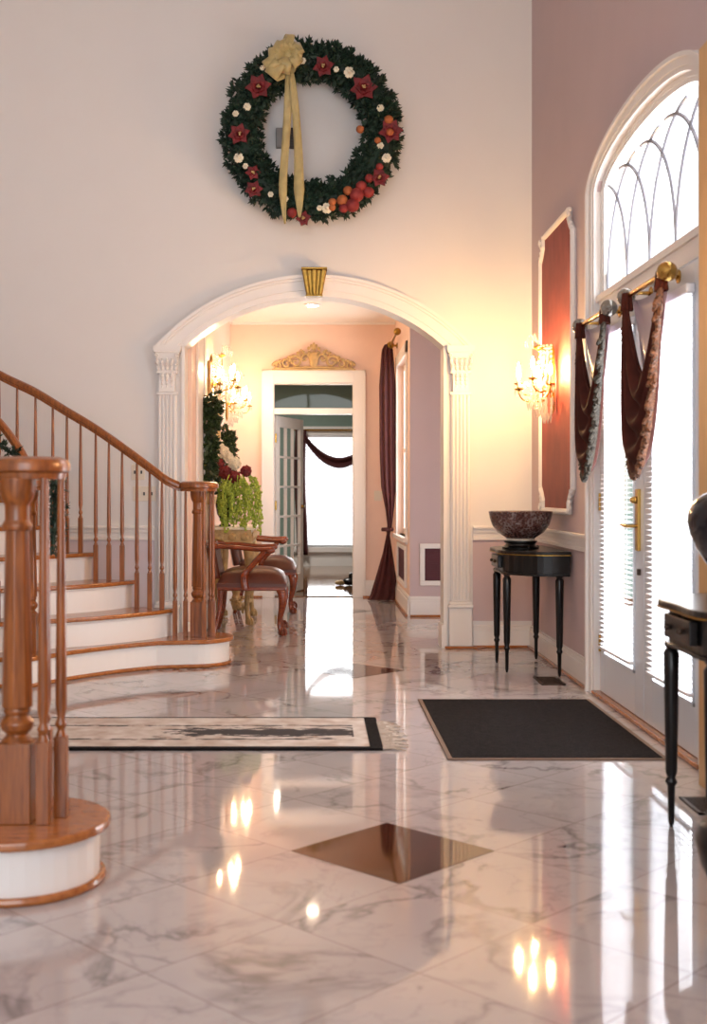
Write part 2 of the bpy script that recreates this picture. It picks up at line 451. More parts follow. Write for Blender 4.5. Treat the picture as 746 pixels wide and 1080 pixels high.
# fluted pilasters with carved capitals
def pilaster(cx):
    p = bpy.data.objects.new('trim_6', None); COL.objects.link(p); p.location = (cx, YB0, 0); p['kind'] = 'structure'
    w = .07
    b = MB(); b.box(-.085, .085, -.05, 0, 0, .30); b.box(-.092, .092, -.062, 0, .30, .325); b.box(-.082, .082, -.052, 0, .325, .345)
    b.done('plinth', TRIM, p, bevel=.004)
    b = MB(); b.box(-w, w, -.026, 0, .345, 1.90)
    for k in range(5):
        x = -.055+k*.0275
        b.box(x-.0075, x+.0075, -.042, -.02, .36, 1.875)
    b.done('fluted_shaft', TRIM, p, bevel=.003)
    b = MB()
    b.box(-.078, .078, -.045, 0, 1.88, 1.90)
    b.box(-.058, .058, -.06, 0, 1.90, 2.04)           # lower console block
    for x in (-.034, 0, .034):                          # hanging leaves
        for k in range(4):
            b.ball((x, -.066+.004*k, 2.02-.028*k), .02-.002*k, 1, (.7, .8, 1.15))
    b.box(-.074, .074, -.066, 0, 2.035, 2.055)
    # bell flaring up to the abacus
    for z0, z1, h0, h1 in ((2.055, 2.11, .066, .074), (2.11, 2.19, .074, .088)):
        b.prism([(-h0, z0), (h0, z0), (h1, z1), (-h1, z1)], -.05, 0, axis='y')
    for r_, zz in ((0, 2.075), (1, 2.12)):
        for k in range(5):
            x = -.064+k*.032
            b.ball((x*(1+.15*r_), -.058-.006*r_, zz), .02, 1, (.72, .6, 1.25))
            b.ball((x*(1+.15*r_), -.072-.006*r_, zz+.022), .0085, 1)
    for s in (-1, 1):                                   # corner volutes
        sp_ = [(s*(.074+.016*math.cos(t)*(1-t/9)), -.062, 2.165+.016*math.sin(t)*(1-t/9)) for t in [i*.5 for i in range(14)]]
        b.tube(sp_, .006, 6)
    b.box(-.097, .097, -.068, 0, 2.19, 2.205); b.box(-.102, .102, -.074, 0, 2.205, ZSP)
    b.done('carved_capital', TRIM, p, smooth=False)
    b = MB(); b.box(-.12, .12, -.085, -.062, 0, .02); b.done('shoe_moulding', OAKT, p, bevel=.004)
    return p
pilaster(-1.10); pilaster(1.075)
# gold keystone
k_ = thing('keystone', 'gold fluted wedge keystone at the crown of the arch', 'ornament', (AX, YB0-.07, 2.61))
b = MB()
for i in range(5):
    t0, t1 = -1+2*i/5+.02, -1+2*(i+1)/5-.02
    m0, m1 = (t0+t1)/2, 0
    b.prism([(t0*.055, .0), (t1*.055, .0), (t1*.09, .185), (t0*.09, .185)], -.02-.022*(i % 2 == 0), .02, axis='y')
b.prism([(-.058, 0), (.058, 0), (.092, .185), (-.092, .185)], -.012, .06, axis='y')
b.done('fluted_body', GOLD, k_, bevel=.005)
b = MB(); b.box(-.095, .095, -.05, .06, .185, .2); b.done('cap_strip', GOLD, k_, bevel=.003)
b = MB(); b.box(-.062, .062, -.045, .05, -.012, .0); b.done('foot_strip', GOLD, k_, bevel=.003)

# ------------------------------------------------------------------ right wall with entrance
YC, HO = 5.95, .95
ZSPR = 2.86
def dtop(y, h=HO, z=ZSPR, r=.20):
    u = min(1, abs(y-YC)/h); return z+r*math.sqrt(max(0, 1-u*u))
b = MB(); slab(b, 'y', YF, YB0, 0, ZC, XR, XR+.14, [(YC-HO, YC+HO, 0, dtop, True)]); struct(b.done('wall_right', MAUVE))
# casing: stepped arched architrave
def casing(mb, h0, h1, r0, r1, x0, x1, z_off0=0, z_off1=0, n=40):
    """band between half-widths h0,h1, rising straight then elliptical"""
    def path(h, z, r):
        P = [(YC+h, 0)]
        for i in range(n+1):
            a = PI*i/n; P.append((YC+h*math.cos(a), z+r*math.sin(a)))
        P.append((YC-h, 0)); return P
    A = path(h0, ZSPR+z_off0, r0); B = path(h1, ZSPR+z_off1, r1)
    va = [[mb.bm.verts.new((x, p[0], p[1])) for x in (x0, x1)] for p in A]
    vb = [[mb.bm.verts.new((x, p[0], p[1])) for x in (x0, x1)] for p in B]
    for i in range(len(A)-1):
        mb.bm.faces.new((va[i][0], va[i+1][0], vb[i+1][0], vb[i][0]))
        mb.bm.faces.new((va[i][1], vb[i][1], vb[i+1][1], va[i+1][1]))
        mb.bm.faces.new((va[i][0], va[i][1], va[i+1][1], va[i+1][0]))
        mb.bm.faces.new((vb[i][0], vb[i+1][0], vb[i+1][1], vb[i][1]))
    for i in (0, -1): mb.bm.faces.new((va[i][0], vb[i][0], vb[i][1], va[i][1]))
b = MB()
casing(b, HO-.01, HO+.025, .19, .215, XR-.018, XR+.02)
casing(b, HO+.025, HO+.085, .215, .255, XR-.026, XR+.01)
casing(b, HO+.085, HO+.12, .255, .275, XR-.042, XR+.01)
struct(b.done('trim_7', TRIM))
# door frame: jambs, transom bar
b = MB()
casing(b, HO-.05, HO, .165, .20, XR+.02, XR+.13)
b.box(XR+.005, XR+.12, YC-HO+.04, YC+HO-.04, 2.15, 2.27)
b.box(XR-.01, XR+.06, YC-HO+.03, YC+HO-.03, 2.235, 2.27)
struct(b.done('trim_8', TRIM))
b = MB(); b.box(XR-.03, XR+.14, YC-HO+.0, YC+HO-.0, 0, .022); struct(b.done('trim_9', OAKT, bevel=.006))
# fanlight with interlaced arcs
w = MB()
casing_h = HO-.05
def fan_top(y): return dtop(y, HO-.05, ZSPR, .165)
SILL = 2.27; XG = XR+.045
def fan_outline(h, z, r):
    P = [(YC+h, SILL), ]
    for i in range(33):
        a = PI*i/32; P.append((YC+h*math.cos(a), z+r*math.sin(a)))
    P.append((YC-h, SILL)); return P
n_ = fan_outline(HO-.05, ZSPR, .165); m_ = fan_outline(HO-.075, ZSPR-.01, .15)
va = [[w.bm.verts.new((x, p[0], p[1])) for x in (XG-.02, XG+.02)] for p in n_]
vb = [[w.bm.verts.new((x, p[0], max(p[1], SILL+.02) if i in (0, len(m_)-1) else p[1])) for x in (XG-.02, XG+.02)] for i, p in enumerate(m_)]
for i in range(len(n_)-1):
    w.bm.faces.new((va[i][0], va[i+1][0], vb[i+1][0], vb[i][0])); w.bm.faces.new((vb[i][0], vb[i+1][0], vb[i+1][1], vb[i][1]))
w.box(XG-.02, XG+.02, YC-HO+.05, YC+HO-.05, SILL, SILL+.022)
win1 = struct(w.done('window_1', TRIM))
b = MB()
R_ = .60
for nd in [YC+.43*k for k in range(-2, 3)]:
    for s in (-1, 1):
        pts = []
        for i in range(30):
            a = (PI/2)*i/29
            y = nd+s*(R_-R_*math.cos(a)); z = SILL+.02+R_*math.sin(a)*1.04
            if abs(y-YC) > HO-.08 or z > fan_top(y)-.015: break
            pts.append((XG, y, z))
        if len(pts) > 2: b.tube(pts, .010, 6)
b.done('tracery', LEAD, win1)
b = MB(); P = [(YC+.87*math.cos(a), ZSPR-.01+.15*math.sin(a)) for a in [PI*i/24 for i in range(25)]]
b.prism([(YC+.87, SILL+.01)]+P+[(YC-.87, SILL+.01)], XG+.008, XG+.012, axis='x')
b.done('pane', GLASS, win1)
# front doors
def front_door(y0, y1, n, ga, gb):
    d = MB(); X0, X1 = XR+.012, XR+.055
    z0, z1 = .024, 2.145
    d.box(X0, X1, y0, ga, z0, z1); d.box(X0, X1, gb, y1, z0, z1)
    d.box(X0, X1, ga, gb, z0, .235); d.box(X0, X1, ga, gb, 2.05, z1)
    for (a, b_, c, e) in ((ga-.0, ga+.018, .235, 2.05), (gb-.018, gb, .235, 2.05)): d.box(X0-.008, X1, a, b_, c, e)
    d.box(X0-.008, X1, ga, gb, .235, .253); d.box(X0-.008, X1, ga, gb, 2.032, 2.05)
    o = struct(d.done('door_%d' % n, DOORW, bevel=.003))
    g = MB(); g.box(X0+.02, X0+.024, ga+.01, gb-.01, .245, 2.04); g.done('pane', GLASS, o)
    return o
d1 = front_door(YC+.003, YC+.895, 1, YC+.16, YC+.80)
d2 = front_door(YC-.895, YC-.003, 2, YC-.80, YC-.16)
b = MB(); b.box(XR-.004, XR+.014, YC+.055, YC+.105, .86, 1.17)
b.lathe([(.018, 0), (.02, .006), (.012, .03)], (XR-.004, YC+.08, 1.115), 12, Matrix.Rotation(-PI/2, 4, 'Y'))
b.done('handle_plate', BRASS, d1, bevel=.006)
b = MB(); b.tube([(XR, YC+.08, .985), (XR-.05, YC+.08, .985), (XR-.055, YC+.10, .985), (XR-.056, YC+.19, .99)], [.009, .009, .009, .006], 10)
b.done('handle', BRASS, d1, smooth=True)
b = MB(); b.box(XR-.002, XR+.014, YC+.05, YC+.075, .74, .77); b.done('catch', REG, d1)
for n, y in ((d1, YC+.90), (d2, YC-.90)):
    for z in (.3, 1.1, 1.9):
        b = MB(); b.lathe([(.008, -.05), (.008, .05)], (XR+.008, y, z), 8); b.done('hinge', BRASS, n)
# mini blinds
def blind(y0, y1, label):
    t = thing('window_blind', label, 'blind', (XR, (y0+y1)/2, 0), 0, 'mini blinds on the front doors')
    hwid = (y1-y0)/2
    b = MB(); z = .31
    Mx = Matrix.Rotation(math.radians(-10), 4, 'Y')
    while z < 2.0:
        b.box(-.0115, .0115, -hwid, hwid, -.0006, .0006, Matrix.Translation((-.008, 0, z)) @ Mx); z += .0255
    b.done('slats', SLAT, t)
    b = MB(); b.box(-.03, .008, -hwid-.005, hwid+.005, 2.005, 2.045); b.done('head_rail', SLAT, t, bevel=.004)
    b = MB(); b.box(-.022, .004, -hwid, hwid, .278, .294); b.done('bottom_rail', SLAT, t, bevel=.003)
    for s in (-.7, .7):
        b = MB(); b.tube([(-.008, s*hwid, .29), (-.008, s*hwid, 2.01)], .0012, 5); b.done('ladder_cord', SLAT, t)
    return t
blind(YC+.145, YC+.815, 'white mini blind on the far front door, beyond the brass handle')
blind(YC-.815, YC-.145, 'white mini blind on the front door nearer the navy jar')
# chair rail, baseboard, right wall
for y0, y1 in ((YC+HO+.12, YB0), (YF, YC-HO-.12)):
    b = MB(); rail_profile(b, y0, y1, XR, False); struct(b.done('trim_10', TRIM, bevel=.003))
    b = MB(); base_profile(b, y0, y1, XR, False); struct(b.done('baseboard_right', TRIM, bevel=.003))
    b = MB(); shoe(b, y0, y1, XR, False); struct(b.done('trim_11', OAKT, bevel=.005))
# projecting post at the near side of the entrance
b = MB(); b.box(1.512, XR, 4.56, 4.75, 0, 2.9); struct(b.done('trim_12', TANP, bevel=.003))

# ------------------------------------------------------------------ hall beyond the arch
b = MB(); b.box(HX0-.12, HX0, YB1, HY1+.13, 0, HZ); struct(b.done('wall_left', PINK))
b = MB(); b.box(-2.2, HX0-.12, YB1, YB1+.1, 0, HZ); struct(b.done('wall_left', PINK))
b = MB(); slab(b, 'y', 11.2, HY1, 0, HZ, HX1, HX1+.16, [(11.55, 12.85, .72, lambda y: 2.5, False)]); struct(b.done('wall_right', PINK))
b = MB(); b.box(HX1+.16, 2.4, 11.2, 11.36, 0, HZ); struct(b.done('wall_right', MAUVE))
b = MB(); b.box(HX1, HX1+.17, 11.195, 11.2, 0, HZ); struct(b.done('wall_right', MAUVE))
b = MB(); b.box(2.2, 2.35, YB1, 11.2, 0, HZ); struct(b.done('wall_right', PINK))
b = MB(); slab(b, 'x', HX0-.12, HX1+.16, 0, HZ, HY1, HY1+.13, [(-.475, .43, 0, lambda x: 2.37, False)]); struct(b.done('wall_back', PINK))
b = MB(); b.box(HX0-1.2, 2.5, YB1-.0, HY1+.13, HZ, HZ+.1); struct(b.done('ceiling', CEIL))
# baseboards
for args in ((HX0, -.585, HY1, True, -1), (.52, HX1, HY1, True, -1), (HX1-.0, 2.3, 11.2, True, -1)):
    b = MB(); base_profile(b, args[0], args[1], args[2], args[3], args[4], .19); struct(b.done('baseboard_back', TRIM, bevel=.003))
    b = MB(); shoe(b, args[0], args[1], args[2]); struct(b.done('trim_13', OAKT, bevel=.004))
b = MB(); base_profile(b, 11.2, HY1, HX1, False, -1, .19); struct(b.done('baseboard_right', TRIM, bevel=.003))
b = MB(); base_profile(b, YB1, HY1, HX0, False, 1, .19); struct(b.done('baseboard_left', TRIM, bevel=.003))
b = MB(); shoe(b, 11.2, HY1, HX1, False); struct(b.done('trim_13', OAKT, bevel=.004))
# white casing strip on the hall's left wall just past the arch
b = MB(); b.box(HX0, HX0+.02, YB1+.3, YB1+.8, 0, 2.5); b.box(HX0, HX0+.03, YB1+.76, YB1+.82, 0, 2.5); struct(b.done('trim_14', TRIM, bevel=.003))
# cornice
b = MB()
b.box(HX0, HX1, HY1-.02, HY1, HZ-.025, HZ); b.box(HX0, HX0+.02, YB1, HY1, HZ-.025, HZ)
struct(b.done('trim_15', TRIM))
# end doorway casing with transom
b = MB(); y0 = HY1-.025
b.box(-.575, -.465, y0, HY1, 0, 2.48); b.box(.42, .53, y0, HY1, 0, 2.48); b.box(-.465, .42, y0, HY1, 2.365, 2.48)
b.box(-.595, -.575, y0-.008, HY1, 0, 2.50); b.box(.53, .55, y0-.008, HY1, 0, 2.50); b.box(-.595, .55, y0-.008, HY1, 2.48, 2.50)
b.box(-.475, -.455, HY1, HY1+.13, 0, 2.37); b.box(.41, .43, HY1, HY1+.13, 0, 2.37); b.box(-.455, .41, HY1, HY1+.13, 2.35, 2.37)
b.box(-.455, .41, HY1, HY1+.13, 2.02, 2.085)
struct(b.done('trim_16', TRIM, bevel=.003))
b = MB(); b.box(-.455, .41, HY1+.05, HY1+.055, 2.085, 2.35); w4 = struct(b.done('window_2', GLASSD))
# 15-lite glazed door standing open into the far room
t = bpy.data.objects.new('door_3', None); COL.objects.link(t); t['kind'] = 'structure'
t.location = (-.452, HY1+.15, .012); t.rotation_euler = (0, 0, math.atan2(.80, .29))
b = MB(); Wd, Hd = .85, 2.0
b.box(0, .10, -.02, .02, 0, Hd); b.box(Wd-.10, Wd, -.02, .02, 0, Hd); b.box(.1, Wd-.1, -.02, .02, 0, .2); b.box(.1, Wd-.1, -.02, .02, Hd-.12, Hd)
gw = (Wd-.2)/3; gh = (Hd-.32)/5
for k in (1, 2): b.box(.1+gw*k-.012, .1+gw*k+.012, -.018, .018, .2, Hd-.12)
for k in range(1, 5): b.box(.1, Wd-.1, -.018, .018, .2+gh*k-.012, .2+gh*k+.012)
b.done('glazed_leaf', TRIM, t, bevel=.003)
b = MB(); b.box(.1, Wd-.1, -.002, .002, .2, Hd-.12); b.done('pane', GLASS, t)
b = MB(); b.tube([(Wd-.05, -.02, .98), (Wd-.05, -.06, .98), (Wd-.13, -.065, .98)], .009, 8); b.lathe([(.025, 0), (.02, .01)], (Wd-.05, -.02, .98), 12, Matrix.Rotation(PI/2, 4, 'X')); b.done('handle', BRASS, t)
for z in (.25, 1.0, 1.75):
    b = MB(); b.lathe([(.012, -.05), (.012, .05)], (-.008, -.012, z), 8); b.done('hinge', BRASS, t)

# hall window on the right, with grille panel beneath
b = MB()
b.box(HX1-.018, HX1, 11.45, 11.56, .66, 2.6); b.box(HX1-.018, HX1, 12.84, 12.95, .66, 2.6); b.box(HX1-.018, HX1, 11.45, 12.95, 2.49, 2.6)
b.box(HX1-.05, HX1+.05, 11.42, 12.98, .68, .72)
b.box(HX1+.06, HX1+.10, 11.55, 11.61, .72, 2.5); b.box(HX1+.06, HX1+.10, 12.79, 12.85, .72, 2.5)
b.box(HX1+.06, HX1+.10, 11.6, 12.8, .72, .78); b.box(HX1+.06, HX1+.10, 11.6, 12.8, 2.44, 2.5); b.box(HX1+.06, HX1+.10, 11.6, 12.8, 1.58, 1.62)
w2 = struct(b.done('window_3', TRIM, bevel=.002))
b = MB(); b.box(HX1+.078, HX1+.082, 11.6, 12.8, .76, 2.46); b.done('pane', GLASS, w2)
def grille(name, label, loc, rz, w, h):
    t = thing(name, label, 'vent grille', loc, rz, 'framed burgundy wall grilles in the hall')
    b = MB()
    f = .045
    b.box(-w/2, w/2, -.025, 0, 0, f); b.box(-w/2, w/2, -.025, 0, h-f, h); b.box(-w/2, -w/2+f, -.025, 0, f, h-f); b.box(w/2-f, w/2, -.025, 0, f, h-f)
    b.done('frame', TRIM, t, bevel=.005)
    b = MB(); b.box(-w/2+f, w/2-f, -.006, 0, f, h-f)
    k = f+.01
    while k < h-f:
        b.box(-w/2+f, w/2-f, -.012, -.006, k, k+.006); k += .016
    b.done('grille', REDL, t)
grille('wall_grille', 'burgundy grille in white frame low on wall beside the arch jamb', (1.13, 11.2, .29), 0, .32, .39)
grille('wall_grille', 'burgundy grille in white frame on the side wall under the hall window', (HX1, 12.1, .24), -PI/2, 1.1, .40)

# ------------------------------------------------------------------ far green room
GY = 19.0
b = MB(); slab(b, 'x', -3.2, 3.6, 0, 3.1, GY, GY+.15, [(-.25, 1.0, .30, lambda x: 2.08, False)]); struct(b.done('wall_far', GREEN))
b = MB(); b.box(-3.3, -3.2, HY1+.13, GY, 0, 3.1); struct(b.done('wall_far', GREEN))
b = MB(); b.box(3.6, 3.7, HY1+.13, GY, 0, 3.1); struct(b.done('wall_far', GREEN))
for x0, x1 in ((-3.2, HX0-.12), (HX1+.16, 3.6)):
    b = MB(); b.box(x0, x1, HY1, HY1+.13, 0, 3.1); struct(b.done('wall_far', GREEN))
b = MB(); b.box(-3.3, 3.7, HY1+.13, GY+.1, 3.1, 3.2); struct(b.done('ceiling', CEIL))
b = MB(); base_profile(b, -3.2, 3.6, GY, True, -1, .14); struct(b.done('baseboard_far', TRIM))
b = MB()
b.box(-.33, -.2, GY-.03, GY, .22, 2.2); b.box(.95, 1.08, GY-.03, GY, .22, 2.2); b.box(-.33, 1.08, GY-.035, GY, 2.06, 2.2)
b.box(-.38, 1.13, GY-.08, GY+.02, .22, .30); b.box(-.33, 1.08, GY-.02, GY, .14, .22)
b.box(-.21, -.15, GY+.04, GY+.09, .3, 2.08); b.box(.90, .96, GY+.04, GY+.09, .3, 2.08); b.box(-.2, .95, GY+.04, GY+.09, .3, .36); b.box(-.2, .95, GY+.04, GY+.09, 2.02, 2.08)
w3 = struct(b.done('window_4', TRIM, bevel=.003))
b = MB(); b.box(-.2, .95, GY+.06, GY+.065, .33, 2.05); b.done('pane', GLASS, w3)
t = thing('window_blind', 'white horizontal blind over the window of the far green room', 'blind', (.375, GY+.01, 0))
b = MB(); z = .34
Mx = Matrix.Rotation(math.radians(25), 4, 'X')
while z < 2.02:
    b.box(-.56, .56, -.022, .022, -.001, .001, Matrix.Translation((0, 0, z)) @ Mx); z += .05
b.done('slats', SLAT, t)
b = MB(); b.box(-.57, .57, -.03, .03, 2.02, 2.06); b.done('head_rail', SLAT, t)
# swag over far window
t = thing('swag_curtain', 'dark burgundy swag curtain looped over the far green room window', 'curtain', (.375, GY-.1, 0))
b = MB()
def far_swag(u, v):
    x = -.58+1.16*u; s = 4*u*(1-u)
    zt = 2.12-.42*s; zb = zt-.10-.06*s
    z = zt+(zb-zt)*v
    return Vector((x, -.05-.03*math.sin(v*PI*3)-.05*s, z))
b.grid(far_swag, 40, 14); b.done('swag', DARKV, t, smooth=True, solid=.012)
for s in (-1, 1):
    b = MB()
    def jab(u, v):
        x = s*(.52+.17*u); return Vector((x+s*.02*math.sin(v*5), -.03-.03*math.sin(u*PI*5), 2.13-1.95*v))
    b.grid(jab, 24, 20); b.done('side_drape', DARKV, t, smooth=True, solid=.01)
b = MB(); b.tube([(-.72, .0, 2.14), (.72, .0, 2.14)], .015, 8); b.done('rod', BRASS, t)
t = thing('floor_bundle', 'small black and tan bundle lying on far room floor', 'bag', (.45, 15.0, 0))
b = MB(); b.ball((-.02, 0, .05), .075, 2, (1.2, .9, .68), .006); b.ball((.0, .01, .12), .045, 2, (1, .8, .9), .004); b.done('body', DARKV if False else BLACK, t, smooth=True)
b = MB(); b.ball((-.14, .0, .035), .055, 2, (1.3, .9, .62), .005); b.done('wrap', GOLDP, t, smooth=True)

# ------------------------------------------------------------------ shell around the camera
b = MB(); b.box(XL-.1, XL, YF, YB0, 0, ZC); struct(b.done('wall_left', WALL))
b = MB(); slab(b, 'x', XL-.1, XR+.14, 0, ZC, YF-.12, YF, [(-2.6, 1.0, .5, lambda x: 5.0, False)]); struct(b.done('wall_front', WALL))
b = MB()
for x in (-2.6, -1.4, -.2, .96): b.box(x, x+.06, YF-.09, YF-.03, .5, 5.0)
for z in (.5, 2.3, 3.6, 4.94): b.box(-2.6, 1.0, YF-.09, YF-.03, z, z+.06)
struct(b.done('window_added', TRIM))  # unseen window and opening, added to admit fill from behind the camera
b = MB(); b.box(XL-.1, XR+.14, YF-.1, YB1, ZC, ZC+.1); struct(b.done('ceiling', CEIL))

# ------------------------------------------------------------------ staircases
RISE = .185
YS = 5.865
F = {
 1: [(-.82, 7.915), (-1.04, 7.87), (-1.27, 7.68), (-1.5, 7.42), (-1.68, 7.2)],
 2: [(-.98, 8.16), (-1.10, 7.95), (-1.33, 7.70), (-1.62, 7.48), (-2.05, 7.22)],
 3: [(-1.26, 8.24), (-1.42, 7.98), (-1.66, 7.74), (-2.0, 7.48), (-2.25, 7.22)],
 4: [(-1.55, 8.33), (-1.76, 8.02), (-2.05, 7.68), (-2.45, 7.22)],
 5: [(-1.85, 8.42), (-2.05, 8.08), (-2.3, 7.7), (-2.65, 7.22)],
 6: [(-2.15, 8.50), (-2.5, 7.9), (-2.85, 7.22)],
 7: [(-2.45, 8.57), (-2.75, 7.9), (-3.05, 7.22)],
 8: [(-2.75, 8.62), (-3.0, 7.9), (-3.25, 7.22)],
 9: [(-3.05, 8.65), (-3.25, 7.9), (-3.45, 7.22)],
 10: [(-3.35, 8.67), (-3.5, 7.9), (-3.6, 7.22)],
 11: [(-3.74, 8.68), (-3.74, 7.9), (-3.74, 7.22)],
}
C1, C2 = (-.82, 8.15), (-1.80, 7.32)
def arc(c, r, a0, a1, n=18):
    return [(c[0]+r*math.cos(math.radians(a0+(a1-a0)*i/n)), c[1]+r*math.sin(math.radians(a0+(a1-a0)*i/n))) for i in range(n+1)]
def spl(pts, n=5):
    return [(p.x, p.y) for p in smoothpath([(a, b_, 0) for a, b_ in pts], n)]
def offs(pts, d):
    out = []
    for i, p in enumerate(pts):
        a = Vector(pts[max(i-1, 0)]); c = Vector(pts[min(i+1, len(pts)-1)])
        t = (c-a).normalized(); n = Vector((t.y, -t.x))
        if n.x < 0 and abs(n.x) > .2: n = -n
        if n.y > 0 and abs(n.x) <= .2: n = -n
        out.append((p[0]+n.x*d, p[1]+n.y*d))
    return out
def step_poly(k, over):
    nx = list(reversed(spl(F[k+1])))
    if k == 1:
        f = offs(spl(F[1][1:-1]), over)
        p = arc(C1, .235+over, 93, -88) + f + arc(C2, .235+over, 300, 180)
        p = p + [(-2.05, 7.30)] + [q for q in nx if q[0] > -2.0] + [(-.95, 8.34)]
        return p
    f = offs(spl(F[k]), over)
    f[0] = (f[0][0]+over*.3, f[0][1]+over*.6)
    q = list(nx); q[-1] = (q[-1][0], q[-1][1]+over*.6)
    return f + q
def in_poly(x, y, poly):
    c = False
    for i in range(len(poly)):
        x0, y0 = poly[i-1]; x1, y1 = poly[i]
        if (y0 > y) != (y1 > y) and x < (x1-x0)*(y-y0)/(y1-y0)+x0: c = not c
    return c
POLY = {k: step_poly(k, 0) for k in range(1, 11)}
def tread_z(x, y):
    for k in range(10, 0, -1):
        if in_poly(x, y, POLY[k]): return k*RISE
    return RISE
outer_rail = [(-.915, 8.10, 1.195), (-1.0, 8.10, 1.235), (-1.094, 8.12, 1.305), (-1.277, 8.17, 1.436), (-1.505, 8.24, 1.59), (-1.715, 8.30, 1.713), (-1.953, 8.38, 1.853), (-2.23, 8.48, 1.985), (-2.6, 8.55, 2.2), (-3.0, 8.6, 2.42), (-3.4, 8.62, 2.65), (-3.72, 8.63, 2.83)]
inner_rail = [(-1.70, 7.30, 1.20), (-1.735, 7.31, 1.25), (-1.78, 7.33, 1.38), (-1.95, 7.38, 1.60), (-2.15, 7.36, 1.80), (-2.5, 7.31, 2.03), (-2.9, 7.29, 2.25), (-3.3, 7.28, 2.48), (-3.72, 7.28, 2.72)]
def rail_z(rail, x):
    for a, b_ in zip(rail, rail[1:]):
        if b_[0] <= x <= a[0]: return (a[2]+(b_[2]-a[2])*(x-a[0])/(b_[0]-a[0]), a[1]+(b_[1]-a[1])*(x-a[0])/(b_[0]-a[0]))
    return rail[0][2], rail[0][1]

